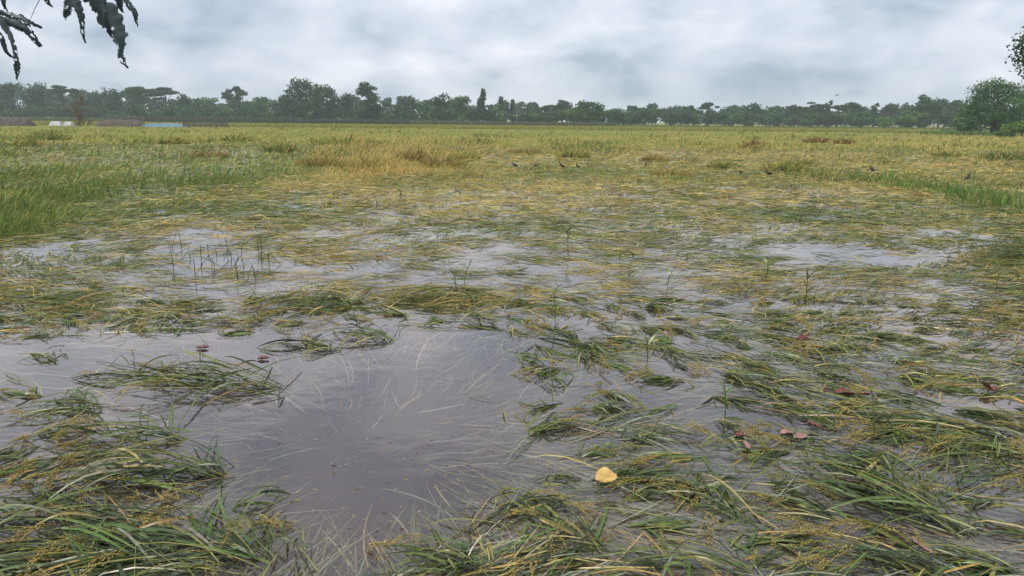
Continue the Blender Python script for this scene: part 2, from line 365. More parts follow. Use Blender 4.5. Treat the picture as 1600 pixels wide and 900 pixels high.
# ------------------------------------------------------------------ stuff: half-standing rice further out
def rice_beyond():
    p, q, x, y = sample(125000, -150, 1750, 199.5, 305, 1.05)
    q0 = q - (p - 800) * ROLL * 0.6
    acc = sstep(305, 275, q)
    lim = np.interp(p, [-200, 0, 180, 330, 450, 540], [400, 385, 330, 300, 262, 205])
    acc = np.where((q < lim) & (p < 540) & (q > 226), acc * 0.22, acc)
    k = (rng.random(len(p)) < acc) & (y < np.interp(p, [1380, 1500], [150, 104])); p, q, x, y = p[k], q[k], x[k], y[k]
    n = len(p); d = np.hypot(x, y)
    tuft = fbm(x * 0.5, y * 0.36, 21); big = fbm(x * 0.09, y * 0.06, 23)
    gold = 1.3 * ell(p, q, 610, 255, 150, 30) + 0.5 * ell(p, q, 980, 232, 260, 14) + 0.5 * ell(p, q, 1500, 222, 200, 10)
    up_ = np.clip(0.08 + 0.26 * sstep(285, 208, q) + 2.0 * (tuft - 0.53) + 0.35 * gold, 0.0, 0.9)
    Ln = rng.uniform(0.24, 0.52, n) * (0.75 + 0.35 * up_)
    lean0 = np.clip(1.32 - 1.0 * up_ + rng.normal(0, 0.25, n), 0.0, 1.5)
    lean1 = np.clip(lean0 + rng.uniform(0.3, 1.1, n), 0, 2.2)
    th = (fbm(x * 0.35, y * 0.35, 27) - 0.5) * 7 + rng.normal(0, 0.8, n) + 0.3
    z0 = np.maximum(gh(x, y), -0.02) + (0.04 + 0.8 * np.clip(gold, 0, 1) * np.clip(tuft - 0.35, 0, 1)) * rng.random(n)
    C, W, Sd = standing(x, y, z0, th, Ln, lean0, lean1, lod_w(d, 0.004, 0.31) * rng.uniform(0.7, 1.4, n))
    C[..., 2] = np.maximum(C[..., 2], z0[:, None] - 0.03)
    f = fbm(x * 0.16, y * 0.13, 31)
    far = sstep(222, 203, q)
    yel = np.clip(0.50 + (f - 0.5) * 1.7 + 0.6 * gold - 0.25 * sstep(0.58, 0.75, tuft) - 0.15 * far, 0.05, 0.95)
    P = probs(n, dark=0.18 * (1 - yel) + 1.3 * sstep(0.60, 0.74, tuft), green=0.55 * (1 - yel), lush=0.30 * (1 - yel), olive=0.55 + 0.5 * far, straw=0.50 * yel, ochre=0.55 * yel + 0.5 * gold * yel, brown=0.05, pale=0)
    c0 = pick_cols(P) * 1.42; c1 = pick_cols(P * 0.6 + probs(n, straw=0.25, olive=0.25) * 0.5) * 1.42
    V, Fq, cc = strips(C, W, Sd, grad_cols(c0, c1, 4))
    o = put('leaning_rice', mesh_np('leaning_rice', V, Fq, cc), M_far)
    tag(o, 'ripening yellow green rice half standing towards the trees', 'rice', kind='stuff')
rice_beyond()

# ------------------------------------------------------------------ stuff: green grass standing on the left and along the bund on the right
def green_grass():
    p, q, x, y = sample(60000, -350, 720, 214, 392, 1.0)
    lim = np.interp(p, [-350, 0, 100, 180, 330, 450, 560, 720], [405, 388, 352, 335, 312, 292, 262, 225])
    k = rng.random(len(p)) < sstep(6, -22, q - lim) * (1 - 0.75 * sstep(380, 640, p)) * sstep(214, 228, q)
    p, q, x, y = p[k], q[k], x[k], y[k]
    tuft = fbm(x * 0.5, y * 0.5, 41)
    n = len(p); d = np.hypot(x, y)
    Ln = rng.uniform(0.12, 0.36, n) * (0.45 + 0.95 * tuft)
    lean0 = np.abs(rng.normal(0.35, 0.35, n)) + 0.9 * sstep(0.6, 0.38, tuft); lean1 = lean0 + rng.uniform(0.3, 1.3, n)
    th = (fbm(x * 0.3, y * 0.3, 43) - 0.5) * 6 + rng.normal(0, 0.6, n)
    z0 = np.maximum(gh(x, y), -0.02)
    C, W, Sd = standing(x, y, z0, th, Ln, lean0, lean1, lod_w(d, 0.004, 0.42) * rng.uniform(0.7, 1.4, n))
    f = fbm(x * 0.25, y * 0.25, 45); yel = np.clip(0.14 + (f - 0.5) * 1.3 + 0.25 * sstep(300, 225, q) - 0.12 * sstep(300, 50, p), 0.02, 0.7)
    P = probs(n, dark=0.12 * (1 - yel), green=0.4, lush=0.62 * (1 - yel), olive=0.50, straw=0.5 * yel, ochre=0.15 * yel)
    c0 = pick_cols(P) * 1.35; c1 = pick_cols(P) * 1.35
    V, Fq, cc = strips(C, W, Sd, grad_cols(c0, c1, 4))
    o = put('green_grass', mesh_np('green_grass', V, Fq, cc), M_blade)
    tag(o, 'lush green grass standing along the left side of the field', 'grass', kind='stuff')
    # bund grass on the right
    t = rng.random(3600) ** 0.9
    p = np.interp(t, [0, 0.35, 0.6, 1], [1290, 1440, 1520, 1760]) + rng.normal(0, 16, len(t))
    q = np.interp(t, [0, 0.35, 0.6, 1], [268, 296, 312, 350]) + rng.normal(0, 4.5, len(t))
    g = ground(p, q); x, y = g[:, 0], g[:, 1]; k = rng.random(len(p)) < sstep(0.42, 0.62, fbm(x * 0.8, y * 0.8, 47)); x, y = x[k], y[k]
    n = len(x); d = np.hypot(x, y)
    C, W, Sd = standing(x, y, np.full(n, -0.02), rng.uniform(0, 6.28, n), rng.uniform(0.12, 0.38, n), np.abs(rng.normal(0.25, 0.25, n)), np.abs(rng.normal(0.7, 0.4, n)), lod_w(d, 0.004, 0.40))
    P = probs(n, green=0.4, lush=0.8, olive=0.3); c0 = pick_cols(P) * 1.25; c1 = c0 * 1.15
    V, Fq, cc = strips(C, W, Sd, grad_cols(c0, c1, 4))
    o = put('bund_grass', mesh_np('bund_grass', V, Fq, cc), M_blade)
    tag(o, 'row of fresh green grass along the low bund on the right', 'grass', kind='stuff')
green_grass()

# ------------------------------------------------------------------ raised mounds of leaning rice that stand out of the field
MOUNDS = [ # px, base row, width px, height px, hue, label
 (545, 228, 120, 17, 'dark', 'long dark mound of rice below the tall ragged tree'), (436, 238, 50, 20, 'dark', 'dark shaggy rice mound left of the golden patch'), (640, 252, 46, 22, 'brown', 'brown rice mound at the top of the golden patch'),
 (690, 262, 70, 24, 'ochre', 'golden rice mound right of the brown one'), (570, 268, 90, 24, 'ochre', 'wide golden mound of leaning straw left of the brown mound'), (500, 262, 70, 22, 'ochre', 'golden mound at the left end of the straw patch'),
 (725, 250, 44, 14, 'olive', 'grey green mound right of the golden patch'), (325, 246, 54, 12, 'ochre', 'tan mound in the green area at left'), (270, 226, 46, 12, 'olive', 'small olive mound below the blue sheet'), (72, 220, 56, 14, 'dark', 'dull dark mound near the left edge'),
 (40, 228, 40, 12, 'olive', 'low olive mound at the left edge'), (372, 222, 44, 12, 'olive', 'small shaggy mound below the lone flat topped tree'), (895, 247, 46, 20, 'olive', 'tufted mound right of centre behind the birds'), (1225, 268, 60, 20, 'olive', 'shaggy mound behind the hunched bird'),
 (1175, 232, 34, 12, 'brown', 'small brown mound far off right of centre'), (1275, 224, 36, 10, 'brown', 'brown hummock towards the right trees'), (1318, 226, 30, 9, 'brown', 'second brown hummock towards the right trees'), (1050, 276, 60, 11, 'ochre', 'low tan mound between the bird flocks'),
 (1020, 252, 40, 10, 'ochre', 'small tan mound above the lone bird'), (820, 240, 60, 8, 'brown', 'low brown streak of rice left of the tufted mound'), (1130, 262, 44, 9, 'dark', 'low dark green mound left of the wet patch'), (1570, 250, 70, 12, 'dark', 'dark grassy mound at the right edge'), (1480, 245, 50, 9, 'olive', 'olive mound beyond the green bund')]
def mounds():
    for k, (px, bq, wpx, hpx, hue, lab) in enumerate(MOUNDS):
        r = np.random.default_rng(7000 + k); x, y = G(px, bq); d = math.hypot(x, y); rx = wpx / F * d * 0.5; H = hpx / F * d
        root = thing('rice_mound', lab, 'rice mound', (x, y, float(max(gh(x, y), 0))), 0, 'raised mounds in the rice field')
        n = 420; a_ = r.uniform(0, 6.28, n); rr_ = np.sqrt(r.random(n)); bx_ = rx * rr_ * np.cos(a_); by_ = max(0.6, rx * 0.7) * rr_ * np.sin(a_)
        Ln = H * (1.15 - 0.55 * rr_) * r.uniform(0.6, 1.15, n) + 0.1; l0 = np.abs(r.normal(0.15, 0.2, n)) + 0.3 * rr_
        th = np.where(r.random(n) < 0.5, a_, r.uniform(-0.6, 0.9, n))
        C, W, Sd = standing(bx_, by_, np.full(n, -0.02), th, Ln, l0, l0 + r.uniform(0.4, 1.4, n), lod_w(np.full(n, d), 0.004, 0.34) * r.uniform(0.7, 1.4, n), 5)
        mixp = {'dark': dict(dark=0.3, green=0.5, olive=0.5, ochre=0.2), 'brown': dict(brown=0.25, ochre=0.5, straw=0.15, olive=0.15), 'ochre': dict(ochre=0.5, straw=0.5, olive=0.45, brown=0.1), 'olive': dict(olive=0.6, green=0.4, ochre=0.25, dark=0.15)}[hue]
        c0 = pick_cols(probs(n, **mixp)) * (1.45 if hue in ('dark', 'olive') else 0.85); V, Fq, cc = strips(C, W, Sd, grad_cols(c0, c0 * 1.15, 5))
        tag(put('blades', mesh_np('blades', V, Fq, cc), M_far, root), kind='stuff')
mounds()

# ------------------------------------------------------------------ stuff: pale leaves under the water and loose blades on it
PCX, PCY = G(575, 690)
def submerged():
    p, q, x, y = sample(26000, -150, 1750, 400, 1000, 0.9)
    dens = np.interp(q, [400, 500, 600, 760, 900], [0.5, 0.9, 0.9, 0.75, 0.6]) * (1 - np.clip(1.4 * ell(p, q, 565, 745, 190, 140), 0, 0.96)) * (0.45 + 0.55 * sstep(560, 800, p))
    n1 = fbm(x * 1.6, y * 1.6, 51); k = rng.random(len(p)) < dens * (0.35 + 1.3 * (n1 - 0.2)) * 0.75
    p, q, x, y = p[k], q[k], x[k], y[k]; n = len(p)
    rad = np.arctan2(PCY - y, PCX - x); dd = np.hypot(PCY - y, PCX - x)
    th = np.where(dd < 2.4, rad, (fbm(x * 0.5, y * 0.5, 53) - 0.5) * 3.0) + rng.normal(0, 0.20, n)
    Ln = rng.uniform(0.28, 0.8, n) * np.clip(dd / 1.6, 0.35, 1)
    z0 = -0.002 - 0.026 * rng.random(n) ** 1.5 - 0.010 * ell(p, q, 565, 720, 300, 200)
    C, W, Sd = lying(x, y, th, Ln, rng.uniform(-0.006, 0.002, n), z0, rng.normal(0, 0.24, n), 0.0014 + 0.0055 * rng.random(n) ** 2, rng.normal(0, 0.25, n), K=5)
    C[..., 2] = np.minimum(C[..., 2], -0.0015)
    P = probs(n, pale=0.75, straw=0.12, olive=0.12, green=0.10, ochre=0.06); c0 = pick_cols(P) * 1.15; c1 = c0 * 1.05
    V, Fq, cc = strips(C, W, Sd, grad_cols(c0, c1, 5))
    o = put('submerged_leaves', mesh_np('submerged_leaves', V, Fq, cc), M_sub)
    tag(o, 'pale drowned rice leaves streaming just under the murky water', 'drowned leaves', kind='stuff')
    # loose blades and ears lying on the surface
    p, q, x, y = sample(46000, -150, 1750, 440, 1000, 0.8)
    n1 = fbm(x * 1.5, y * 1.5, 1)
    k = rng.random(len(p)) < 0.55 * sstep(-0.25, 0.25, cover(p, q) - 0.36 + (n1 - 0.5) * 1.1) * (0.45 + 0.55 * sstep(500, 800, p)) * (1 - 0.62 * sstep(620, 780, q))
    p, q, x, y = p[k], q[k], x[k], y[k]; n = len(p); d = np.hypot(x, y)
    th = (fbm(x * 0.5, y * 0.5, 7) - 0.5) * 3.0 + rng.normal(0, 0.4, n) + np.where(rng.random(n) < 0.3, np.pi, 0)
    C, W, Sd = lying(x, y, th, rng.uniform(0.14, 0.50, n), rng.gamma(1.1, 0.012, n), rng.uniform(-0.006, 0.006, n), rng.normal(0, 0.2, n), lod_w(d, 0.0030, 0.40) * rng.uniform(0.6, 1.5, n), rng.normal(0, 0.5, n), K=5)
    P = probs(n, dark=0.50, green=0.55, olive=0.25, straw=0.16, ochre=0.08, pale=0.45, brown=0.03); c0 = pick_cols(P); c1 = c0 * rng.uniform(0.8, 1.3, (n, 1))
    V, Fq, cc = strips(C, W, Sd, grad_cols(c0, c1, 5))
    o = put('floating_blades', mesh_np('floating_blades', V, Fq, cc), M_wet)
    tag(o, 'loose rice blades strewn over the flood water', 'rice blades', kind='stuff')
submerged()
def debris():
    p, q, x, y = sample(5200, -150, 1750, 380, 950, 0.9); n1 = fbm(x * 1.3, y * 1.3, 61); k = rng.random(len(p)) < sstep(0.42, 0.7, n1); x, y = x[k], y[k]; n = len(x)
    C, W, Sd = lying(x, y, rng.uniform(0, 6.28, n), rng.uniform(0.006, 0.035, n), np.full(n, 0.001), np.full(n, 0.0015), rng.normal(0, 0.2, n), rng.uniform(0.001, 0.004, n), rng.normal(0, 0.2, n), K=3)
    P = probs(n, straw=0.4, pale=0.5, ochre=0.3, brown=0.4, olive=0.2); c0 = pick_cols(P); V, Fq, cc = strips(C, W, Sd, grad_cols(c0, c0, 3))
    tag(put('floating_debris', mesh_np('floating_debris', V, Fq, cc), M_blade), 'tiny bits of straw and husk drifting on the flood water', 'debris', kind='stuff')
debris()

# ------------------------------------------------------------------ rice clumps one can tell apart: leaves, stems, ears of grain
def panicle_mesh(seed, ripe):
    r = np.random.default_rng(seed); K = 9; s = np.linspace(0, 1, K)
    Ln = 0.20
    bend = r.uniform(0.7, 1.5)
    ang = 0.35 - (0.35 + bend) * s
    st = Ln / (K - 1)
    xs_ = np.concatenate([[0], np.cumsum(np.cos(ang[1:]) * st)]); zs_ = np.concatenate([[0], np.cumsum(np.sin(ang[1:]) * st)])
    ys_ = 0.03 * r.standard_normal() * s ** 2
    path = np.stack([xs_, ys_, zs_], -1)
    col = np.array((0.46, 0.36, 0.11)) if ripe else np.array((0.33, 0.33, 0.09))
    parts = [tube(path, np.linspace(0.0016, 0.0007, K), 3, col * 0.7)]
    octv = np.array([(1, 0, 0), (0, .36, 0), (0, 0, .36), (0, -.36, 0), (0, 0, -.36), (-1, 0, 0)]) * 0.0064
    octf = [(0, 1, 2, 2), (0, 2, 3, 3), (0, 3, 4, 4), (0, 4, 1, 1), (5, 2, 1, 1), (5, 3, 2, 2), (5, 4, 3, 3), (5, 1, 4, 4)]
    gv, gf, gc = [], [], []
    for b in range(9):
        sb = 0.12 + 0.85 * b / 9; bp = np.array([np.interp(sb, s, path[:, k]) for k in range(3)])
        tn = np.array([np.cos(np.interp(sb, s, ang)), 0, np.sin(np.interp(sb, s, ang))])
        dr = tn * 0.9 + np.array([0, r.normal(0, 0.32), r.normal(-0.12, 0.15)]); dr /= np.linalg.norm(dr)
        for k in range(9):
            tt = 0.014 + 0.0078 * k
            c = bp + dr * tt + np.array([0, 0, -0.55 * tt ** 1.6]) + r.normal(0, 0.0018, 3)
            ax = dr + r.normal(0, 0.25, 3) + np.array([0, 0, -0.25]); ax /= np.linalg.norm(ax)
            e1 = np.cross(ax, [0, 0, 1.0]); e1 /= np.linalg.norm(e1) + 1e-9; e2 = np.cross(ax, e1)
            v = octv[:, :1] * ax + octv[:, 1:2] * e1 + octv[:, 2:] * e2 + c
            gf.append(np.array([f[:3] for f in octf]) + 6 * len(gv)); gv.append(v); gc.append(np.tile(col * r.uniform(0.7, 1.3) + np.array([0.04, 0, 0]) * r.random(), (6, 1)))
    V, Fq, C = parts[0]
    tri = np.concatenate([Fq[:, [0, 1, 2]], Fq[:, [0, 2, 3]]])
    V, Fq, C = join([(V, tri, C), (np.concatenate(gv), np.concatenate(gf), np.concatenate(gc))])
    return mesh_np('panicle', V, Fq, C)
PAN = [panicle_mesh(100 + k, k % 3 > 0) for k in range(9)]
for m in PAN: m.materials.append(M_blade)

def clump_blades(r, n, Ln, wid, hgt, spread, kink=0.15):
    """leaf centre lines in local space: base near the origin, heading +x, lying over the water"""
    K = 8; s = np.linspace(0, 1, K)[None]
    st = r.random(n) ** 0.8 * 0.72                                    # how far along the clump the leaf starts
    x0 = st * Ln * r.uniform(0.7, 1.0, n); y0 = r.normal(0, wid * 0.42, n) * (0.35 + st)
    hgt = hgt * 0.55
    hz_ = hgt * np.sin(np.pi * np.clip(0.12 + 0.8 * st, 0, 1)) * r.random(n) ** 1.3
    ll = r.uniform(0.22, 0.56, n) * np.clip(Ln / 0.7, 0.42, 1.2)
    yaw = r.normal(0, spread, n) + np.where(r.random(n) < 0.07, r.uniform(-2, 2, n), 0)
    cv = r.normal(0, 0.13, n); rise = r.gamma(1.3, 0.2, n) * hgt
    lat = cv[:, None] * s ** 2
    fl = ll[:, None] * np.where(s < 0.5, s, s)
    zz = hz_[:, None] + rise[:, None] * np.sin(np.pi * s * 0.9) - (hz_ + 0.012)[:, None] * s ** 2.2
    al = fl * np.cos(yaw)[:, None] - lat * ll[:, None] * np.sin(yaw)[:, None]
    la = fl * np.sin(yaw)[:, None] + lat * ll[:, None] * np.cos(yaw)[:, None]
    kk = r.random(n) < kink                                            # some leaves are snapped over
    if kk.any():
        k0 = r.integers(3, 6, n)
        for j in np.where(kk)[0]:
            c = k0[j]; th = yaw[j] + r.uniform(1.8, 3.6)
            for q_ in range(c + 1, K):
                t_ = (q_ - c) / (K - 1) * ll[j] * 0.8
                al[j, q_] = al[j, c] + t_ * math.cos(th); la[j, q_] = la[j, c] + t_ * math.sin(th)
                zz[j, q_] = zz[j, c] * (1 - (q_ - c) / (K - 1 - c)) - 0.012 * (q_ - c) / (K - 1 - c)
    C = np.stack([x0[:, None] + al, y0[:, None] + la, np.maximum(zz, -0.03)], -1)
    T = np.gradient(C, axis=1); T /= np.linalg.norm(T, axis=-1, keepdims=True) + 1e-9
    Sd = np.cross(np.array([0, 0, 1.0]), T); Sd /= np.linalg.norm(Sd, axis=-1, keepdims=True) + 1e-9
    rl = r.normal(0, 0.55, n)[:, None, None]; Nn = np.cross(T, Sd)
    Sd = np.cos(rl) * Sd + np.sin(rl) * Nn
    wd = r.uniform(0.0028, 0.0085, n)
    prof = np.interp(np.linspace(0, 1, K), [0, 0.3, 0.7, 1], [0.5, 1.0, 0.75, 0.05])[None]
    return C, wd[:, None] * prof, Sd
def clump_stem(r, Ln, wid, hgt):
    K = 8; s = np.linspace(0, 1, K); L_ = Ln * r.uniform(0.75, 1.12); yw = r.normal(0, 0.16); off = r.normal(0, wid * 0.4)
    h = 0.75 * hgt * r.uniform(0.15, 1.0); c = r.normal(0, 0.12)
    x = s * L_; y = off * (0.4 + 0.6 * s) + yw * x + c * s ** 2 * L_; z = -0.035 * (1 - s) ** 3 + h * np.sin(np.pi * np.clip(s * 0.86, 0, 1))
    if r.random() < 0.35:                                              # snapped stem: the end hangs back into the water
        k0 = int(r.integers(4, 7)); an = r.uniform(1.9, 3.9)
        for k in range(k0 + 1, K):
            t_ = (k - k0) / (K - 1) * L_ * 0.7; x[k] = x[k0] + t_ * math.cos(an); y[k] = y[k0] + t_ * math.sin(an); z[k] = z[k0] * (1 - (k - k0) / (K - 1 - k0)) - 0.01
    return np.stack([x, y, z], -1)
def rice_clump(label, group, base, tip, wid, nl, hgt, npan, seed, dry=0.12, split=True, spread=0.38, name='rice_clump', dark=0.62, kink=0.16):
    r = np.random.default_rng(seed)
    b = np.array(G(*base)); tp = np.array(G(*tip)); v = tp - b; Ln = float(np.hypot(*v)); th = math.atan2(v[1], v[0])
    root = thing(name, label, 'rice clump', (b[0], b[1], 0), th, group)
    C, W, Sd = clump_blades(r, nl, Ln, wid, hgt, spread, kink)
    P = probs(nl, dark=dark, green=0.85 - dark * 0.5, lush=0.10, olive=0.25, straw=dry * 0.45, ochre=dry * 0.3, brown=dry * 0.3, pale=0.04)
    c0 = pick_cols(P) * 0.9; c1 = c0 * r.uniform(0.8, 1.25, (nl, 1)) + np.array([0.05, 0.025, 0.0]) * (r.random((nl, 1)) ** 2)
    col = grad_cols(c0, c1, 8)
    if split:
        for j in range(nl):
            V, Fq, cc = strips(C[j:j + 1], W[j:j + 1], Sd[j:j + 1], col[j:j + 1], fold=0.35)
            put('leaf', mesh_np('leaf', V, Fq, cc, True), M_wet, root)
    else:
        V, Fq, cc = strips(C, W, Sd, col)
        tag(put('leaves', mesh_np('leaves', V, Fq, cc, True), M_wet, root), kind='stuff')
    ns = max(2, nl // 5); st = [clump_stem(r, Ln, wid, hgt) for _ in range(ns)]
    tb = []; so_ = []
    for q_ in st:
        c = np.array(random.choice(PAL['green'] + PAL['olive'] + PAL['dark'])) * 1.05
        tt = tube(q_, np.linspace(0.0032, 0.0018, len(q_)), 4, c)
        if split: so_.append(put('stem', mesh_np('stem', *tt, True), M_wet, root))
        else: tb.append(tt)
    if tb: tag(put('stems', mesh_np('stems', *join(tb), True), M_wet, root), kind='stuff')
    for k in range(int(npan * 1.25 + 0.5)):
        e_ = st[k % ns]; s0 = r.uniform(0.62, 1.0); i0 = min(int(s0 * 7), 6)
        pos = e_[i0] + (e_[i0 + 1] - e_[i0]) * (s0 * 7 - i0); d = e_[i0 + 1] - e_[i0]
        o = put('panicle', PAN[int(r.integers(0, len(PAN)))], None, so_[k % ns] if split else root, (pos[0], pos[1], max(pos[2] + 0.02, 0.04)), math.atan2(d[1], d[0]) + r.normal(0, 0.35))
        sc = r.uniform(0.85, 1.4); o.scale = (sc, sc, sc * r.uniform(0.5, 1.0))
    return root

HAND = [
 # label, base, tip, width m, leaves, height m, ears
 ('large sprawling rice clump with long crossing leaves in the lower right corner', (1545, 852), (1235, 722), 0.20, 90, 0.17, 8, 0.10),
 ('long rice clump with golden ears lying above the big lower right clump', (1560, 672), (1300, 650), 0.16, 60, 0.10, 12, 0.25),
 ('rice clump with yellow ears cut off by the right edge of the picture', (1640, 715), (1400, 690), 0.18, 60, 0.12, 8, 0.2),
 ('stiff green stalks leaning out over the water at the right edge', (1440, 790), (1600, 700), 0.10, 30, 0.22, 2, 0.08),
 ('rice stalks arching over to a drooping golden ear right of the yellow leaf', (1215, 838), (1025, 748), 0.07, 30, 0.14, 4, 0.15),
 ('long bowed green leaves arching over the bottom edge below the yellow leaf', (1195, 895), (925, 880), 0.09, 34, 0.15, 3, 0.12),
 ('rice clump with withered tan leaves at the bottom edge right of the pool', (790, 905), (640, 862), 0.12, 42, 0.13, 2, 0.30),
 ('rice stalks running down to the bottom edge left of the yellow leaf', (955, 872), (790, 790), 0.09, 30, 0.10, 5, 0.15),
 ('dense rice clump with hanging green ears at the bottom edge left of the pool', (440, 885), (170, 830), 0.22, 80, 0.14, 10, 0.16),
 ('thick tangled rice mass in the bottom left corner', (300, 890), (-20, 870), 0.22, 90, 0.15, 8, 0.2),
 ('dull green rice mass at the left edge above the bottom corner', (200, 820), (-40, 800), 0.20, 60, 0.13, 5, 0.2),
 ('rounded mound of rice bent leftwards on the left of the pool', (370, 745), (110, 745), 0.26, 90, 0.22, 8, 0.14),
 ('rice leaves trailing from the top of the mound left of the pool', (310, 690), (110, 680), 0.16, 50, 0.16, 4, 0.14),
 ('spiky dark rice clump standing out of the water above the mound', (460, 612), (215, 588), 0.22, 80, 0.17, 5, 0.12),
 ('rice bundle trailing left from the spiky dark clump', (290, 590), (130, 585), 0.13, 40, 0.10, 2, 0.12),
 ('small dark tent of bent rice stems near the left edge', (172, 640), (40, 640), 0.14, 44, 0.13, 0, 0.05),
 ('thin faint rice tuft in the water near the left edge', (100, 565), (35, 558), 0.10, 22, 0.08, 0, 0.05),
 ('few snapped rice stems poking into the pool from the left', (350, 800), (450, 775), 0.07, 12, 0.12, 0, 0.05),
 ('sparse upright rice stems at the bottom edge left of the pool', (500, 905), (400, 840), 0.10, 16, 0.22, 2, 0.2),
 ('rice clump with feathery ears along the bottom edge at the right', (1510, 905), (1250, 852), 0.13, 50, 0.10, 8, 0.15),
 ('flat green leaves lying at the bottom right below the V shaped stems', (1620, 900), (1400, 868), 0.10, 36, 0.07, 2, 0.1),
 ('green rice tuft with fine ears at the top edge of the pool', (620, 535), (520, 520), 0.14, 44, 0.13, 3, 0.15),
 ('low rice tuft left of the one at the top of the pool', (535, 548), (430, 540), 0.12, 36, 0.10, 2, 0.18),
 ('long rice bundle lying across the water left of centre', (560, 465), (380, 490), 0.26, 60, 0.12, 6, 0.22),
 ('golden topped rice bundle lying across the middle of the field', (760, 455), (590, 478), 0.26, 60, 0.13, 10, 0.40),
 ('slanting green rice strip in the left water beside the long bundle', (310, 478), (175, 520), 0.16, 40, 0.09, 1, 0.12),
 ('narrow rice strip in the left water nearer the edge of the picture', (190, 455), (40, 480), 0.16, 40, 0.09, 1, 0.12),
 ('broad dark folded rice leaves standing right of the pool', (895, 608), (840, 590), 0.05, 14, 0.16, 0, 0.05),
 ('dark green rice tuft with a tan ear above the yellow leaf', (960, 690), (1060, 676), 0.07, 26, 0.07, 4, 0.2),
 ('rice tuft with straw ears floating left of the yellow leaf', (800, 775), (880, 800), 0.07, 22, 0.06, 4, 0.2),
 ('heaped green rice bundle at the right edge beyond the red leaves', (1640, 405), (1500, 400), 0.5, 90, 0.28, 6, 0.15),
]
for k, (lab, b, tp, wd, nl, h, npn, dry) in enumerate(HAND):
    rice_clump(lab, None, b, tp, wd, int(nl * 0.7), h, npn, 500 + k, dry=dry, spread=0.62, kink=0.26)

# scattered tufts
def scatter_tufts():
    rr = np.random.default_rng(77); done = []; n = 0
    taken = [((b[0] + t[0]) / 2, (b[1] + t[1]) / 2) for _, b, t, *_ in HAND]
    tries = 0
    while n < 265 and tries < 9000:
        tries += 1
        p = rr.uniform(-40, 1640); q = 468 + 430 * rr.random() ** 1.35
        c = float(cover(np.array(p), np.array(q)))
        if rr.random() > np.clip(c * 1.6 - 0.12, 0, 1): continue
        md = np.interp(q, [460, 900], [20, 80])
        if any(abs(p - a) < md * 1.7 and abs(q - b) < md * 0.42 for a, b in taken): continue
        taken.append((p, q)); n += 1
        gx, gy = G(p, q)
        th = (float(fbm(gx * 0.5, gy * 0.5, 7)) - 0.5) * 3.0 + rr.normal(0, 0.35) + (math.pi if rr.random() < 0.45 else 0)
        Ln = rr.uniform(0.16, 0.40) * (1.5 if rr.random() < 0.2 else 1); bx_, by_ = gx - math.cos(th) * Ln / 2, gy - math.sin(th) * Ln / 2
        b = to_px(np.array(bx_), np.array(by_)); t_ = to_px(np.array(gx + math.cos(th) * Ln / 2), np.array(gy + math.sin(th) * Ln / 2))
        big = rr.random() < 0.3
        dk = rr.uniform(0.2, 0.6); dr = rr.uniform(0.08, 0.35); ne = int(rr.integers(0, 5)); nlf = int(rr.integers(9, 24) * (1.5 if big else 1))
        size = 'tiny' if Ln < 0.22 else 'small' if Ln < 0.32 else 'long'
        hue = 'dark green' if dk > 0.45 else 'straw streaked' if dr > 0.24 else 'mid green'
        ear = 'without ears' if ne == 0 else 'with one ear' if ne == 1 else 'with golden ears'
        row = 'in far water' if q < 520 else 'in middle water' if q < 620 else 'in near water' if q < 740 else 'by bottom edge'
        col_ = 'near the left edge' if p < 250 else 'left of the pool' if p < 480 else 'above the pool' if p < 720 and q < 640 else 'just right of the pool' if p < 860 else 'left of yellow leaf' if p < 930 else 'right of yellow leaf' if p < 1130 else 'towards the red leaves' if p < 1380 else 'near the right edge'
        lab = f'{size} {hue} rice tuft {ear} {row} {col_}'; grp = 'rice tufts lying in the flood water'
        rice_clump(lab, grp, (float(b[0]), float(b[1])), (float(t_[0]), float(t_[1])), rr.uniform(0.04, 0.09), nlf, rr.uniform(0.02, 0.06) * (1.5 if big else 1),
                   ne, 2000 + n, dry=dr, split=q > 640, spread=0.42, name='rice_tuft', kink=0.14, dark=dk)
scatter_tufts()

